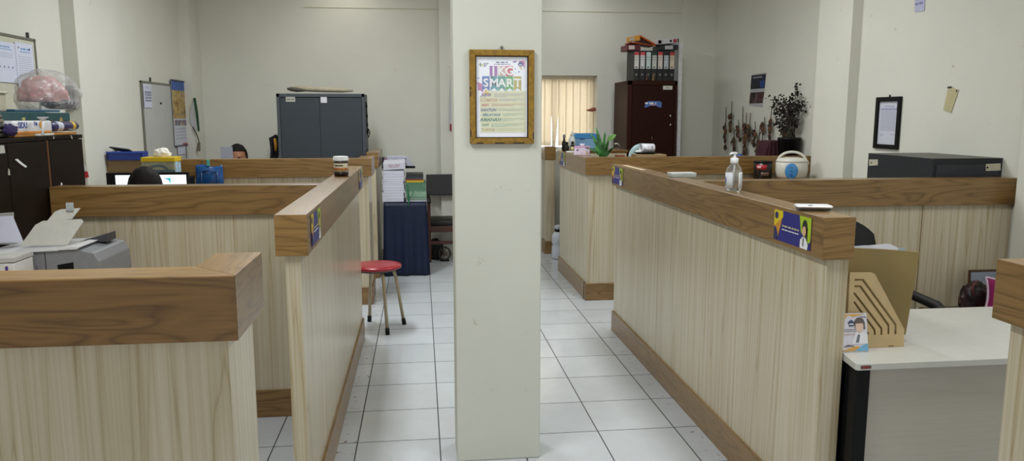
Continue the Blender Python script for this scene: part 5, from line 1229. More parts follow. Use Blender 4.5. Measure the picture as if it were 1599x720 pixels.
for i, (x, y0, y1, nb, lab) in enumerate(fl):
    a = at(x, y0, X=XW - .02); b = at(x + rf.uniform(-5, 1) * .6, y1, X=XW - .035)
    t = thing('dried_flower', 'dried flower hanging on the right wall, ' + lab, 'dried flower', b, 'dried flowers hanging on the right wall')
    m_ = (a + b) / 2 + Vector((0, rf.uniform(-.02, .02), 0))
    bm = new(); tube(bm, [a, m_, b], [.004, .005, .004], 6); obj('stem', bm, DRY[2], t)
    n_ = 2 + nb
    for k in range(n_):
        u = 1 - (k / n_) * (.62 if nb > 1 else 0.02) ; c = a.lerp(m_, u * 2) if u < .5 else m_.lerp(b, u * 2 - 1)
        if nb == 1 and k > 0: break
        r_ = rf.uniform(.016, .028)
        o_ = lump((c.x - .01, c.y + rf.uniform(-.03, .03), c.z + rf.uniform(-.01, .02)), r_, (.6, 1, 1.15), .55, 2.6, -9, i * 3 + k, 14, 9)
        obj('flower_head', o_, DRY[(i + k) % 4], t, smooth=False)
    if nb > 1:
        bm = new()
        for k in range(5):
            u = rf.uniform(.35, .85); c = a.lerp(b, u)
            leaf(bm, c, c + Vector((-.02, rf.uniform(-.06, .06), -rf.uniform(.02, .07))), .009, .01, Vector((-1, 0, .2)))
        obj('dry_leaf', bm, DRY[0], t, solid=.001)
q = at(1179, 242, X=XW - .03)
bm = new(); lathe(bm, [(.02, 0), (.035, .0), (.035, .02), (.015, .035)], (3.0, 7.0, 1.2105), 14); tag(obj('lid', bm, M('3a5aa0', .4), smooth=True), 'small blue plastic lid at the foot of the dried flowers', 'lid')

# maroon cloth box
a = at(1195, 244, Y=6.78); b = at(1240, 244, Y=6.78)
a = at(1193, 243, Y=6.85); x0 = a.x; 
bm = new(); z1 = at(1205, 220, Y=6.80).z; x1 = 3.42
prism(bm, [(x0 - .0, 0), (x1, 0), (x1, z1 - 1.2105), (x0 + .05, z1 - 1.2105), (x0 + .02, (z1 - 1.2105) * .6)], (0, 7.06, 1.2105), (1, 0, 0), (0, 0, 1), .2, .012)
for k in range(5):
    tube(bm, [(x0 + .06 + k * .035, 6.859, z1 - .01), (x0 + .055 + k * .04, 6.854, 1.27), (x0 + .05 + k * .045, 6.856, 1.224)], [.004, .009, .012], 8)
tag(obj('cloth_box', bm, M('3a0f1e', .75, var=.2, vs=30), smooth=False), 'box under a dark maroon cloth beside the black plant pot', 'box')
# black pot with dry branches
a = at(1234, 244, Y=6.62); b = at(1273, 244, Y=6.62); zt_ = at(1250, 215, Y=6.68).z; cx_ = 3.345; rr_ = .1
t = thing('potted_plant', 'dried leafless branches with dark curled leaves in a black pot by the right wall', 'plant', (cx_, 6.72, 1.2105))
bm = new(); lathe(bm, [(.05, 0), (rr_ * .86, .0), (rr_, zt_ - 1.2105 - .02), (rr_ * 1.03, zt_ - 1.2105 - .018), (rr_ * 1.03, zt_ - 1.2105), (rr_ * .92, zt_ - 1.2105), (rr_ * .9, zt_ - 1.2305), (.03, zt_ - 1.2305)], (cx_, 6.72, 1.2105), 30); obj('pot', bm, BLACK, t, smooth=True)
rb_ = random.Random(21); tips = []
bmB = new(); 
for k in range(22):
    tx, ty = rb_.uniform(1203, 1271), rb_.uniform(150, 196)
    if k < 3: tx, ty = ((1259, 132), (1262, 147), (1243, 158))[k]
    tp = at(tx, ty, Y=6.72 + rb_.uniform(-.12, .2)); tp.x = min(tp.x, XW - .03)
    bs = Vector((cx_ + rb_.uniform(-.06, .06), 6.72 + rb_.uniform(-.05, .05), zt_ - .03))
    m_ = bs.lerp(tp, .5) + Vector((rb_.uniform(-.02, .02) + (cx_ - tp.x) * .15, 0, .03))
    tube(bmB, [bs, m_, tp], [.005, .0038, .002], 5); tips.append((bs, m_, tp))
obj('branches', bmB, M('4a4238', .8, var=.2), t, smooth=True)
bmL = new()
for bs, m_, tp in tips:
    for k in range(24):
        u = rb_.uniform(.55, 1.08); c = m_.lerp(tp, min(1, u * 2 - 1)) + Vector((rb_.gauss(0, .022), rb_.gauss(0, .03), rb_.gauss(0, .022))); c.x = min(c.x, XW - .035)
        d = Vector((rb_.uniform(-1, 1), rb_.uniform(-1, 1), rb_.uniform(-.8, .8))).normalized() * rb_.uniform(.018, .034)
        tp2 = c + d; tp2.x = min(tp2.x, XW - .01)
        leaf(bmL, c, tp2, rb_.uniform(.006, .011), .006, Vector((rb_.uniform(-1, 1), -1, rb_.uniform(-1, 1))))
obj('foliage', bmL, M('1f1a17', .7, var=.3, vs=80), t)

# filing cabinet beside the right wall
FG = M('2c2e32', .5, var=.06, spec=.2); FT = M('504f4b', .5, var=.1)
X0, X1, Y0, Y1, Z1 = 2.94, 3.378, 4.135, 4.79, 1.357
t = thing('filing_cabinet', 'dark grey filing cabinet behind the right cross panel, against the wall', 'cabinet', ((X0 + X1) / 2, 4.46, 0))
bm = new(); box(bm, X0, X1, Y0, Y1, 0, Z1 - .004, .003); obj('body', bm, FG, t)
bm = new(); box(bm, X0 - .002, X1, Y0 - .002, Y1 + .002, Z1 - .004, Z1, .002); obj('top_plate', bm, FT, t, label='lighter grey top')  # top plate in a lighter grey than the body
fc = Face((X0, Y0 - .0005, 0), (1, 0, 0))
def onY(x, y): p = at(x, y, Y=Y0); return (p.x - X0, p.z)
for k in range(4):
    bm = new(); box(bm, X0 + .02, X1 - .02, Y0 - .006, Y0 + .002, .03 + k * .325, .345 + k * .325, .002); obj('drawer', bm, M('282b33', .4, var=.06), t)
fc2 = Face((X0, Y0 - .0065, 0), (1, 0, 0))
q = [onY(1538, 256), onY(1561, 255), onY(1561, 266), onY(1538, 267)]
s_ = fc2.flat('label_plate', [q], 0, M('b8b4a0', .5, var=.05), t, .0015); fc2.flat('hole', [circ(q[0][0] + .012, (q[0][1] + q[3][1]) / 2, .006, 12)], .0015, BLACK, s_)
sf = Face((X0 - .0005, Y1, 0), (0, -1, 0))
def onX(x, y): p = at(x, y, X=X0); return (Y1 - p.y, p.z)
q = [onX(1357.5, 249), onX(1371, 249), onX(1371, 258), onX(1357.5, 259)]
s_ = sf.flat('label_plate', [q], 0, M('b8b4a0', .5, var=.05), t, .0015); sf.flat('hole', [circ(q[0][0] + .03, (q[0][1] + q[3][1]) / 2, .006, 12)], .0015, BLACK, s_)

# black framed list on the wall
XW = 3.38
a = at(1373, 152, X=XW); b = at(1410, 150, X=XW); z1, z0 = a.z, 1.362; y0 = a.y + .0
t = thing('picture_frame', 'black framed white list hanging on the right wall above the filing cabinet', 'picture', (XW, (a.y + b.y) / 2, z0))
fc = Face((XW - .001, y0 + .012, z0), (0, -1, 0)); w_ = a.y - b.y + .012; h_ = z1 - z0; fb = .032
bm = new()
for q in ([(0, 0), (w_, 0), (w_ - fb, fb), (fb, fb)], [(w_, 0), (w_, h_), (w_ - fb, h_ - fb), (w_ - fb, fb)], [(w_, h_), (0, h_), (fb, h_ - fb), (w_ - fb, h_ - fb)], [(0, h_), (0, 0), (fb, fb), (fb, h_ - fb)]):
    prism(bm, q, fc.O, fc.U, fc.V, .018, .002)
obj('frame', bm, BLACK, t)
s_ = fc.flat('list_sheet', [quad(fb - .002, w_ - fb + .002, fb - .002, h_ - fb + .002)], .002, M('c8cad8', .4, var=.02), t, .001)
L = sum([wordline(w_ * .2, w_ * .8, h_ * (.72 - .026 * i), .0035, i) for i in range(15)], [])
fc.flat('lettering', L + wordline(w_ * .35, w_ * .7, h_ * .82, .006, 70) + wordline(w_ * .2, w_ * .35, h_ * .28, .004, 71) + wordline(w_ * .62, w_ * .8, h_ * .28, .004, 72) + wordline(w_ * .2, w_ * .33, h_ * .25, .004, 73), .003, M('8a8ca0', .7, var=0), s_)
fc.flat('header_band', [quad(w_ * .18, w_ * .82, h_ * .745, h_ * .785)], .003, M('9a9eb8', .6), s_)
bm = new(); box(bm, fc.O.x - .006, fc.O.x, y0 + .012 - w_ / 2 - .008, y0 + .012 - w_ / 2 + .008, z0 + h_, z0 + h_ + .015, .002); obj('hook', bm, BLACK, t)
# yellow tag and paper scrap
t = thing('paper_tag', 'small yellowed paper tag hanging tilted on the right wall', 'paper', (XW, 4.62, 1.62))
P0 = [at(x, y, X=XW - .004) for x, y in ((1481, 135), (1497, 140), (1485, 176), (1473, 172))]
fc = Face((XW - .003, 4.9, 0), (0, -1, 0)); fc.flat('tag_paper', [[(4.9 - p.y, p.z) for p in P0]], 0, M('bdb48c', .7, var=.06, vs=10), t, .002)
p = at(1484, 136, X=XW); p2 = at(1495, 142, X=XW)
fc.flat('clip', [quad(4.9 - p.y - .02, 4.9 - p.y + .02, p.z - .008, p.z + .004), circ(4.9 - p2.y, p2.z, .008, 8)], .002, DARKGREY, t)
t = thing('paper_note', 'small lilac printed slip high on the right wall, at the photo top edge', 'paper', (XW, 5.0, 2.29))
P0 = [at(x, y, X=XW - .004) for x, y in ((1429, -14), (1445, -14), (1443, 17), (1428, 19))]
fc.flat('slip', [[(4.9 - p.y, p.z) for p in P0]], 0, M('b4b4d0', .6, var=.05), t, .001)
p = at(1429, 14, X=XW); fc.flat('lettering', wordline(4.9 - p.y + .005, 4.9 - p.y + .085, p.z + .03, .014, 3) + wordline(4.9 - p.y + .01, 4.9 - p.y + .08, p.z + .06, .01, 5), .001, M('7a7aa8', .6, var=0), t)

# ================================================================== RIGHT MIDDLE BAY: RICE COOKER AND BLACK CANISTER
t = thing('low_cabinet', 'plain wooden cabinet behind the right cross panel, under the rice cooker', 'cabinet', (3.0, 6.2, 0))
bm = new(); box(bm, 2.55, 3.28, 5.95, 6.36, 0, 1.05, .003); obj('body', bm, OAKX, t)
bm = new(); box(bm, 2.54, 3.29, 5.94, 6.37, 1.05, 1.068, .002); obj('top', bm, OAKX, t)
for x0_ in (2.56, 2.92):
    bm = new(); box(bm, x0_, x0_ + .35, 5.93, 5.95, .08, 1.04, .002); obj('door', bm, ASH, t)
a = at(1217, 270, Y=6.08); b = at(1263, 270, Y=6.08); c = Vector(((a.x + b.x) / 2, 6.13, 1.07)); R_ = (b.x - a.x) / 2
CR = M('d0cec4', .3, var=.03)
t = thing('rice_cooker', 'white rice cooker with a blue control panel and arched handle', 'rice cooker', c)
zt_ = at(1240, 248, Y=6.1).z - 1.07
bm = new(); lathe(bm, [(R_ * .5, .012), (R_ * .82, .014), (R_ * .93, .03), (R_ * 1.0, zt_ * .45), (R_ * .99, zt_ * .82), (R_ * .96, zt_ * .84)], c, 44, 1, .85); obj('cooker_body', bm, CR, t, smooth=True)
bm = new(); lathe(bm, [(R_ * .97, zt_ * .84), (R_ * 1.0, zt_ * .86), (R_ * .98, zt_ * .93), (R_ * .8, zt_ * 1.02), (R_ * .4, zt_ * 1.07), (R_ * .05, zt_ * 1.08)], c, 44, 1, .85); obj('lid', bm, CR, t, smooth=True)
bm = new(); tube(bm, [c + Vector((R_ * .86 * math.cos(PI * k / 14), -.02, zt_ * .86 + zt_ * .46 * math.sin(PI * k / 14))) for k in range(15)], [.011] * 15, 10); obj('handle', bm, CR, t, smooth=True)
bm = new(); lathe(bm, [(.002, -.004), (R_ * .36, -.003), (R_ * .39, .003), (R_ * .34, .006), (.002, .008)], n=30, sx=1, sy=1.32, mat=Matrix.Translation(c + Vector((0, -R_ * .82, zt_ * .44))) @ Matrix.Rotation(PI / 2, 4, 'X')); pn = obj('control_panel', bm, M('3f86c4', .35), t, smooth=True)
fc = Face(c + Vector((0, -R_ * .82 - .009, zt_ * .44)), (1, 0, 0)); fc.flat('button', [circ(0, -.03, .014, 16, ry=.011)], 0, M('2a5a94', .4), pn, .003); fc.flat('indicator_marks', [quad(-.012, .012, .0, .006), quad(-.015, .015, .028, .032)], 0, M('2a5a94', .5), pn)
for s in (-1, 1):
    bm = new(); lathe(bm, [(.012, 0), (.014, .014)], c + Vector((s * R_ * .5, -.04, -.001)), 10); obj('foot', bm, CR, t)
bm = new(); box(bm, c.x + R_ * .96, c.x + R_ * 1.04, c.y - .03, c.y + .03, c.z + zt_ * .72, c.z + zt_ * .86, .006); obj('hinge', bm, CR, t)
t.rotation_euler = (0, 0, -math.atan2(c.x, c.y))
a = at(1190, 270, Y=6.14); b = at(1217, 270, Y=6.14); c = Vector(((a.x + b.x) / 2 - .02, 6.25, 1.0685)); R_ = (b.x - a.x) / 2
zt_ = at(1203, 253, Y=6.14).z - 1.0685
t = thing('canister', 'black canister with a red label left of the rice cooker', 'canister', c)
bm = new(); lathe(bm, [(R_ * .8, 0), (R_ * .98, .004), (R_, zt_ * .9), (R_ * .9, zt_ * .92)], c, 30); obj('canister_body', bm, M('141012', .3), t, smooth=True)
bm = new(); lathe(bm, [(R_ * .95, zt_ * .91), (R_ * 1.03, zt_ * .92), (R_ * 1.03, zt_), (R_ * .3, zt_ * 1.01)], c, 30); obj('lid', bm, BLACK, t, smooth=True)
lb = wrap('red_label', c, R_ * 1.012, zt_ * .55, zt_ * .82, PI * 1.12, PI * 1.5, M('a8202c', .4), t); wrap('label_text', c, R_ * 1.02, zt_ * .62, zt_ * .74, PI * 1.16, PI * 1.3, M('d8b0b0', .5), lb)
wrap('label_picture', c, R_ * 1.012, zt_ * .2, zt_ * .4, PI * 1.3, PI * 1.6, M('6a5048', .5, var=.4, vs=60), t)

# ================================================================== ON THE LONG RIGHT COUNTER
c = Vector((1.458, 3.46, ZC))
t = thing('sanitizer_bottle', 'clear pump bottle of hand sanitizer with white labels on the long right counter', 'bottle', c)
PLA = NT('clear_gel'); PLA.b.inputs['Transmission Weight'].default_value = .9; PLA.b.inputs['Roughness'].default_value = .08; PLA.b.inputs['IOR'].default_value = 1.2; PLA.b.inputs['Base Color'].default_value = lin('e4e9ea')
bm = new(); lathe(bm, [(.02, .0), (.034, .002), (.038, .01), (.039, .06), (.0385, .085), (.033, .108), (.02, .125), (.015, .13), (.005, .131)], c, 36, 1, .8); obj('bottle_body', bm, PLA.m, t, smooth=True)
bm = new(); lathe(bm, [(.016, .129), (.0185, .130), (.0185, .153), (.012, .156), (.006, .157), (.006, .172), (.004, .173)], c, 24); obj('pump_collar', bm, WHITE, t, smooth=True)
bm = new(); box(bm, c.x - .015, c.x + .011, c.y - .009, c.y + .009, c.z + .172, c.z + .181, .004); tube(bm, [c + Vector((-.005, -.005, .177)), c + Vector((-.02, -.008, .176)), c + Vector((-.027, -.01, .171))], [.006, .005, .004], 10); obj('pump_head', bm, WHITE, t, smooth=True)
bm = new(); tube(bm, [c + Vector((0, 0, .13)), c + Vector((-.004, 0, .01))], .0035, 8); obj('dip_tube', bm, M('dfe3e4', .3), t, smooth=True)
def wrapE(name, z0, z1, a0, a1, mat, parent, rr=.0395):
    bm = new(); sheet(bm, lambda u, v: Vector((c.x + rr * math.cos(a0 + (a1 - a0) * u), c.y + .8 * rr * math.sin(a0 + (a1 - a0) * u), c.z + z0 + (z1 - z0) * v)), 10, 2)
    return obj(name, bm, mat, parent, smooth=True, solid=.0004)
l1 = wrapE('front_label', .014, .088, PI * 1.60, PI * 1.95, WHITE, t); 
wrapE('back_label', .012, .088, PI * .95, PI * 1.36, M('d4d6dc', .5, var=.03), t); wrapE('blue_mark', .040, .066, PI * 1.0, PI * 1.07, M('2040a8', .4), l1, .0402); wrapE('green_mark', .028, .040, PI * 1.0, PI * 1.07, M('2a8a5a', .4), l1, .0402)
for k in range(9): wrapE('lettering', .022 + k * .007, .024 + k * .007, PI * 1.64, PI * 1.9, M('9aa0b0', .6, var=0), l1, .0399)
# white paper pad / box
a = at(1045, 277, Y=4.33); 
t = thing('small_box', 'small flat white box lying across the long right counter', 'box', (1.50, 4.3, ZC))
bm = new(); box(bm, 1.432, 1.578, 4.28, 4.36, ZC + .0005, ZC + .012, .002); obj('box_tray', bm, M('bcc8c4', .4), t); bm = new(); box(bm, 1.430, 1.579, 4.279, 4.361, ZC + .013, ZC + .024, .002); obj('box_lid', bm, M('d8dcd8', .4), t)
bm = new(); box(bm, 1.42, 1.455, 4.85, 5.35, ZC + .0003, ZC + .0012); tag(obj('tape_strip', bm, M('d6c3a0', .4)), 'pale strip of tape on the far end of the long right counter top', 'tape')
# white handset / modem
t = thing('remote_control', 'white rounded remote lying on the near end of the long right counter', 'remote', (1.45, 2.7, ZC))
mt = Matrix.Translation((1.452, 2.70, ZC)) @ Matrix.Rotation(math.radians(-16), 4, 'Z')
bm = new(); box(bm, -.064, .064, -.034, .034, .010, .022, .009, 4, mat=mt); obj('remote_shell', bm, M('e4e4e6', .25, var=.02), t, smooth=True)
bm = new(); box(bm, -.058, .058, -.030, .030, .0015, .0135, .006, 3, mat=mt); obj('underside', bm, M('5c5a5c', .4), t, smooth=True)
bm = new()
for k in (-.02, .0): ball(bm, mt @ Vector((.058 + k * .25, -.02 - k * .5, .019)), .004, 10, 6)
ball(bm, mt @ Vector((-.015, -.026, .0215)), .006, 10, 6, (1.8, 1, .25)); obj('buttons', bm, M('8a8a90', .4), t)

# ================================================================== RIGHT FRONT DESK
DX0, DX1, DY0, DY1 = 1.507, 2.95, 2.405, 3.10
t = thing('office_desk', 'white topped office desk with black legs and a grey front panel', 'desk', ((DX0 + DX1) / 2, 2.75, 0))
DT = M('c2c1bb', .32, var=.03)
bm = new(); prism(bm, [(DX0, DY0 + .13), (DX0 - .02, DY0 + .01), (DX0 - .012, DY0), (DX1, DY0), (DX1, DY1), (DX0, DY1)], (0, 0, .725), (1, 0, 0), (0, 1, 0), .025, .003); obj('desktop', bm, DT, t)
bm = new(); box(bm, DX0 + .0, DX0 + .052, DY0 + .03, DY0 + .075, 0.0, .725, .003); obj('leg', bm, BLACK, t)
bm = new(); box(bm, DX1 - .052, DX1, DY0 + .03, DY0 + .075, 0.0, .725, .003); obj('leg', bm, BLACK, t)
for x0_ in (DX0, DX1 - .052):
    bm = new(); box(bm, x0_, x0_ + .052, DY1 - .075, DY1 - .03, 0, .725, .003); obj('leg', bm, BLACK, t)
    bm = new(); box(bm, x0_ + .01, x0_ + .042, DY0 + .075, DY1 - .075, .08, .715, .002); obj('side_panel', bm, BLACK, t)
def greylam():
    t_ = NT('grey_laminate'); n = t_.noise(t_.pos((5, 5, 60)), 1.2, 4, .6)
    t_.ln(t_.ramp(n, [(.3, lin('b3aca2')), (.7, lin('bab3a9'))]), t_.b.inputs['Base Color']); t_.b.inputs['Roughness'].default_value = .45; return t_.m
bm = new(); box(bm, DX0 + .055, DX1 - .055, DY0 + .05, DY0 + .068, .33, .708, .001); obj('front_panel', bm, greylam(), t, label='grey front panel')
bm = new(); box(bm, DX0 + .052, DX1 - .052, DY0 + .055, DY0 + .068, .708, .726); obj('rail', bm, BLACK, t)
fc = Face((DX0 - .012, DY0 - .0005, .725), (1, 0, 0))
s_ = fc.flat('badge', [[(.008 + .006 * math.cos(a_) - (0 if abs(a_) <= PI / 2 else 0) + (.032 if math.cos(a_) > 0 else .004), .0125 + .006 * math.sin(a_)) for a_ in [2 * PI * k / 16 for k in range(16)]]], 0, M('6a4a46', .35), t, label='small dark red maker badge')
fc.text('lettering', [('Office', .0275, .0122, .011)], .0006, M('a03038', .5, var=0), s_)

# wooden file holder (slotted side plates)
def plate(name, outer, holes, O, U, V, th, mat, parent):
    cu = bpy.data.curves.new(name, 'CURVE'); cu.dimensions = '2D'; cu.fill_mode = 'BOTH'; cu.extrude = th / 2
    for poly in [outer] + holes:
        sp = cu.splines.new('POLY'); sp.points.add(len(poly) - 1); sp.use_cyclic_u = True
        for pt, (u, v) in zip(sp.points, poly): pt.co = (u, v, 0, 1)
    to = bpy.data.objects.new(name, cu); C.objects.link(to); dg = bpy.context.evaluated_depsgraph_get(); dg.update()
    me = bpy.data.meshes.new_from_object(to.evaluated_get(dg)); bm = new(); bm.from_mesh(me)
    bpy.data.objects.remove(to); bpy.data.curves.remove(cu); bpy.data.meshes.remove(me)
    O, U, V = Vector(O), Vector(U), Vector(V); N = U.cross(V)
    for v in bm.verts: c_ = v.co.copy(); v.co = O + U * c_.x + V * c_.y + N * c_.z
    bmesh.ops.remove_doubles(bm, verts=bm.verts, dist=.00005)
    return obj(name, bm, mat, parent)
YF = 2.575; O_ = at(1325, 539, Y=YF); zdesk = .7505
def fq(x, y): p = at(x, y, Y=YF); return (p.x - 1.5, p.z - zdesk)
HW = M('c4ab80', .5, var=.08, vs=18)
t = thing('file_holder', 'slotted pale wooden magazine holder on the white desk', 'file holder', (1.66, 2.63, zdesk))
xL = .042
outer = [(xL, 0), (fq(1411, 540)[0], 0), fq(1411.5, 514), fq(1366, 428), fq(1361, 425.5), (xL, fq(1340, 425)[1])]
def slot(pts, w):
    """open polyline -> thin polygon with vertical-ish thickness"""
    ctr = [Vector(fq(*p)) for p in pts]; L, R_ = [], []
    for i, p in enumerate(ctr):
        d = (ctr[min(i + 1, len(ctr) - 1)] - ctr[max(i - 1, 0)]).normalized(); n = Vector((-d.y, d.x)) * w / 2
        L.append(tuple(p + n)); R_.append(tuple(p - n))
    return L + R_[::-1]
holes = [slot([(1334, 437), (1347, 437), (1398, 507), (1398, 522)], .0088), slot([(1334, 447), (1343, 447), (1387, 508), (1387, 522)], .0088), slot([(1333, 457), (1376, 513), (1376, 523)], .0082), slot([(1333, 471), (1365, 515), (1366, 523)], .0075), slot([(1333, 488), (1356, 522)], .0062)]
plate('side_plate', outer, holes, (1.5, YF, zdesk), (1, 0, 0), (0, 0, 1), .004, HW, t)
plate('side_plate', outer, holes, (1.5, YF + .085, zdesk), (1, 0, 0), (0, 0, 1), .004, HW, t)
xr = 1.5 + outer[1][0]
bm = new(); box(bm, xr - .006, xr - .002, YF + .002, YF + .083, zdesk, zdesk + .05); box(bm, 1.5 + xL, xr - .002, YF + .002, YF + .083, zdesk, zdesk + .004); box(bm, 1.5 + xL, 1.5 + xL + .004, YF + .002, YF + .083, zdesk, zdesk + .24); obj('base', bm, HW, t)
fc = Face((1.5, YF - .0025, zdesk), (1, 0, 0)); a = fq(1387, 537.5); fc.flat('slot_mark', [quad(a[0], a[0] + .02, .004, .007)], 0, M('6a5030', .7), t)
# big kraft envelope and papers standing in the holder
YE = 2.645
def eq(x, y, Y): p = at(x, y, Y=Y); return (p.x - 1.5, p.z - zdesk)
t = thing('envelope', 'big brown paper envelope standing in the wooden holder', 'envelope', (1.68, YE, zdesk))
pts = [(.052, .006), eq(1404, 540, YE), eq(1411, 522, YE), eq(1433, 393, YE), eq(1380, 389, YE), (.052, eq(1325, 386, YE)[1])]
pts[1] = (xr - 1.5 - .012, .006); pts.insert(2, (xr - 1.5 - .012, .06))
KR = M('8a7648', .55, var=.12, vs=5)
Face((1.5, YE, zdesk), (1, 0, 0)).flat('paper', [pts], 0, KR, t, .012)
t = thing('loose_papers', 'white and bluish sheets sticking out above the brown envelope', 'papers', (1.68, YE + .03, zdesk))
for dy, pp, cc in ((.003, [(1325, 386), (1382, 381), (1390, 381), (1402, 387), (1402, 396), (1325, 396)], 'd8dae6'), (.006, [(1325, 385), (1352, 383), (1412, 388), (1416, 398), (1325, 398)], '9fb4c4'), (.009, [(1345, 384), (1396, 385), (1399, 398), (1345, 398)], 'e0e0e8')):
    q = [eq(x, y, YE + dy) for x, y in pp]; q = [q[0]] + q[1:-1] + [q[-1]]; q[-1] = (.056, .01); q[-2] = (xr - 1.5 - .03, .01)
    q.insert(len(q) - 2, (eq(*pp[-2], YE + dy)[0], eq(*pp[-2], YE + dy)[1] - .01))
    Face((1.5, YE + dy, zdesk), (1, 0, 0)).flat('sheet', [q], 0, M(cc, .6, var=.02), t, .002)
t = thing('folder', 'thin purple folder behind the brown envelope', 'folder', (1.8, YE + .05, zdesk))
q = [(.06, .008), (eq(1414, 540, YE + .035)[0] - .02, .008), eq(1420, 470, YE + .035), eq(1434, 398, YE + .035), eq(1432, 394, YE + .035), (.06, .25)]
Face((1.5, YE + .034, zdesk), (1, 0, 0)).flat('cover', [q], 0, M('3a2a7a', .4), t, .003)

# brochure in an acrylic stand
YB = 2.475
def bq(x, y): p = at(x, y, Y=YB); return (p.x - 1.5, p.z - zdesk)
t = thing('brochure_stand', 'clear acrylic stand with a white brochure showing a woman in a tie', 'brochure stand', (1.59, YB, zdesk))
O_ = Vector((1.508, 2.53, zdesk)); V_ = Vector((0, .03, .15)).normalized(); YB = 2.475
bw = .098; bh = .142
fc = Face(O_, (1, 0, 0), V_)
fc.flat('acrylic_front', [quad(0, bw, 0.001, bh)], .003, CLEAR, t, .002)
fc.flat('acrylic_back', [quad(0, bw, 0.001, bh)], -.006, M('c8ccd2', .2), t, .002)
bm = new(); box(bm, O_.x, O_.x + bw, O_.y, O_.y + .04, zdesk, zdesk + .003); obj('acrylic_foot', bm, M('c8ccd2', .2), t)
t2 = thing('brochure', 'white brochure with an emblem and a portrait inside the acrylic stand', 'brochure', (1.59, YB, zdesk + .005))
fc.flat('sheet', [quad(.001, bw - .001, .004, bh - .002)], -.002, M('dcdae6', .5, var=.02), t2, .001)
fc.flat('orange_corner', [[(0.001, bh - .03), (.03, bh - .004), (.001, bh - .004)], [(.02, bh - .004), (bw * .9, bh - .004), (bw * .45, bh - .014)], [(.001, .008), (bw * .5, .022), (bw * .75, .02), (bw * .45, .005), (.001, .005)]], -.0008, M('d8a040', .5), t2)
fc.flat('blue_corner', [[(bw * .5, .005), (bw - .001, .005), (bw - .001, .03), (bw * .72, .022)], [(0.001, bh - .018), (.012, bh - .004), (.001, bh - .004)]], -.0004, M('6ab0d8', .5), t2)
fc.flat('dark_corner', [[(.003, .02), (.045, .022), (bw * .45, .024), (.02, .028)], [(bw * .65, bh - .012), (bw * .95, bh - .018), (bw * .95, bh - .014)]], -.0003, M('5a4a50', .6), t2)
eu, ev = bq(1331, 497); fc.flat('emblem', [circ(.036, bh * .74, .0135, 5, a0=PI / 2, a1=PI / 2 + 2 * PI - .01)], -.0002, M('2a3a6a', .5), t2); fc.flat('emblem_band', [quad(.028, .044, bh * .705, bh * .735)], .0005, WHITE, t2)
fc.flat('lettering', wordline(.004, .06, bh * .585, .0028, 3) + wordline(.006, .055, bh * .54, .0026, 5), -.0002, M('8a8a94', .7, var=0), t2)
fc.flat('pink_line', wordline(.008, .06, bh * .46, .003, 8), -.0002, M('d8a8a0', .6), t2)
cu_ = bw * .69
fc.flat('portrait_hair', [circ(cu_, bh * .72, .021, 20, ry=.024), [(cu_ + .005, bh * .6), (cu_ + .022, bh * .58), (cu_ + .02, bh * .72)]], -.0002, M('5a4a44', .6), t2)
fc.flat('portrait_face', [circ(cu_ - .001, bh * .655, .0155, 18, ry=.023)], .0004, M('e4c4b0', .6, var=.02), t2)
fc.flat('portrait_fringe', [circ(cu_ - .001, bh * .735, .0175, 14, a0=0, a1=PI, ry=.016)], .001, M('5a4a44', .6), t2)
fc.flat('portrait_shirt', [[(cu_ - .032, .03), (min(bw - .002, cu_ + .034), .03), (min(bw - .002, cu_ + .033), bh * .42), (cu_ + .012, bh * .52), (cu_ - .014, bh * .52), (cu_ - .03, bh * .3)]], .0004, M('e8e8ee', .6, var=0), t2)
fc.flat('portrait_tie', [[(cu_ - .018, .035), (cu_ - .006, .035), (cu_ + .0, bh * .44), (cu_ - .006, bh * .46), (cu_ - .01, bh * .44)]], .001, M('6a6e78', .6), t2)

# office chair in the right bay, its backrest above the papers and one armrest in view
office_chair((2.17, 3.42, 0), math.radians(180 + 4), 'black office chair at the white desk, only its back top and one armrest in view')

# things against the cross panel at right: shelf, framed print, floral bag, pink cushion
t = thing('side_table', 'low table against the right cross panel carrying the pink cushion', 'table', (3.05, 3.8, 0))
bm = new(); box(bm, 2.80, 3.29, 3.62, 3.96, .50, .525, .003); obj('tabletop', bm, M('6a5a48', .5), t)
for x_, y_ in ((2.81, 3.63), (3.25, 3.63), (2.81, 3.92), (3.25, 3.92)):
    bm = new(); box(bm, x_, x_ + .03, y_, y_ + .03, 0, .5, .002); obj('leg', bm, M('4a3a2c', .5), t)
ZS = .526
a = at(1521, 424, Y=3.90); b = at(1562, 428, Y=3.90)
t = thing('picture_frame', 'framed bluish print leaning on the right cross panel behind the cushion', 'picture', (3.02, 3.92, ZS))
fc = Face((a.x, 3.93, ZS), (1, 0, 0), (0, .08, 1)); w_ = b.x - a.x + .03; h_ = a.z - ZS
fc.flat('frame', [quad(0, w_, 0, h_)], 0, M('4a3018', .5), t, .012)
fc.flat('print', [quad(.008, w_ - .012, .012, h_ - .012)], .0125, M('8a94a4', .3, var=.12, vs=6), t, .001)
a = at(1509, 455, Y=3.80); b = at(1546, 455, Y=3.80)
t = thing('handbag', 'dark floral fabric bag in front of the framed print', 'bag', ((a.x + b.x) / 2, 3.8, ZS))
cz = at(1530, 462, Y=3.8).z
bm = lump(((a.x + b.x) / 2 - .005, 3.815, ZS + .07), .088, (.95, .6, 1.1), .2, 2.5, ZS + .001, 3); obj('bag_body', bm, foodmat(2, ('0a0809', '180c0e', '2c1016', '6a5044')), t, smooth=True)
bm = lump((at(1533, 450, Y=3.82).x, 3.84, at(1533, 453, Y=3.82).z), .045, (1.2, .5, .75), .25, 2, ZS, 8); obj('tan_cloth', bm, M('8a6e4a', .8, var=.2), t, smooth=True)
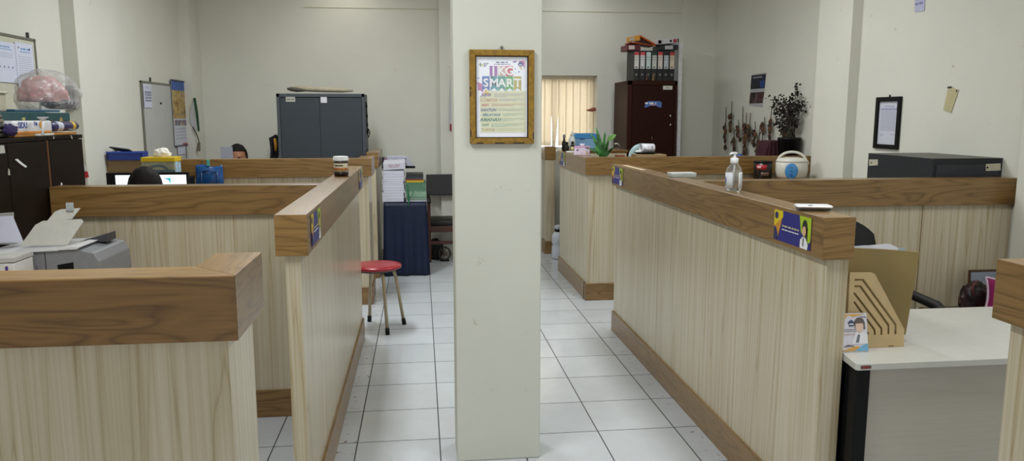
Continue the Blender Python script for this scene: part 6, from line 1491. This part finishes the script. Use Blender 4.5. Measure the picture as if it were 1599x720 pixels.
bm = new(); tube(bm, [(a.x + .015, 3.76, ZS + .1), (a.x + .0, 3.755, ZS + .17), (a.x + .03, 3.76, ZS + .19)], .006, 6); obj('strap', bm, M('6a3a38', .7), t, smooth=True)
a = at(1542, 432, Y=3.70)
t = thing('cushion', 'magenta cushion with white piping at the right end of the bay', 'cushion', (a.x + .13, 3.72, ZS))
x0, x1, z0, z1 = a.x - .015, a.x + .2, ZS + .004, a.z
def cush(sgn):
    def f(u, v):
        e = 1 - .16 * (math.sin(PI * u) * 0 + (abs(2 * v - 1) < 1) * 0)
        pin = .02 * math.sin(PI * v) ; pinz = .018 * math.sin(PI * u)
        x = x0 + (x1 - x0) * u + pin * (1 - 2 * u); z = z0 + (z1 - z0) * v + pinz * (1 - 2 * v)
        return Vector((x, 3.69 + sgn * .05 * (math.sin(PI * u) * math.sin(PI * v)) ** .6, z))
    return f
bm = new(); sheet(bm, cush(-1), 14, 14); sheet(bm, cush(1), 14, 14); bmesh.ops.remove_doubles(bm, verts=bm.verts, dist=.0004); obj('cushion_cover', bm, M('8a1558', .85, var=.08), t, smooth=True)
fp_ = cush(0); per_ = [(i / 14, 0) for i in range(14)] + [(1, i / 14) for i in range(14)] + [(1 - i / 14, 1) for i in range(14)] + [(0, 1 - i / 14) for i in range(15)]
bm = new(); tube(bm, [fp_(*q) for q in per_], .006, 8, False); obj('piping', bm, M('d8b8cc', .8), t, smooth=True, label='pale pink piping')

# ================================================================== LIGHT
def area(name, loc, sx_, sy_, watts, col=(1, 1, 1), rot=(0, 0, 0)):
    l = bpy.data.lights.new(name, 'AREA'); l.shape = 'RECTANGLE'; l.size = sx_; l.size_y = sy_; l.energy = watts; l.color = col
    o = bpy.data.objects.new(name, l); C.objects.link(o); o.location = loc; o.rotation_euler = rot; return o
NEU = (.97, 1, 1); COOL = (.95, 1, 1.02); WARM = (1, .95, .85)
for lx, ly, w_, c_ in ((-.8, 6.0, 74, COOL), (1.75, 5.6, 50, NEU), (-.8, 2.0, 64, NEU), (1.75, 2.0, 44, NEU), (-.8, 8.2, 8, WARM), (1.75, 8.1, 10, NEU)):
    area('ceiling_lamp', (lx, ly, 3.15), .3, 1.2, w_, c_)
# joint between two panel boards on the right cross panel
q = at(1435, 400, Y=4.03); bm = new(); box(bm, q.x - .0025, q.x + .0025, 4.0285, 4.0305, .16, CB); obj('panel_joint', bm, M('7a6848', .7), RC)
area('window_daylight', (.5, -3.1, 1.9), 4.2, 1.7, 62, (.95, .97, 1), (PI / 2, 0, 0))     # unseen daylight from behind the camera, no opening built there
area('window_daylight_back', (1.6, 9.9, 1.7), 1.4, 1.2, 48, (1, .985, .96), (-PI / 2, 0, 0))   # daylight outside the blinds
w = bpy.data.worlds.new('world'); bpy.context.scene.world = w; w.use_nodes = True
bg = w.node_tree.nodes['Background']; bg.inputs[0].default_value = (.85, .92, 1, 1); bg.inputs[1].default_value = 1.6
sc = bpy.context.scene
sc.view_settings.view_transform = 'Standard'; sc.view_settings.look = 'None'; sc.view_settings.gamma = 1; sc.view_settings.exposure = -0.44
try: sc.view_settings.use_curve_mapping = False
except Exception: pass
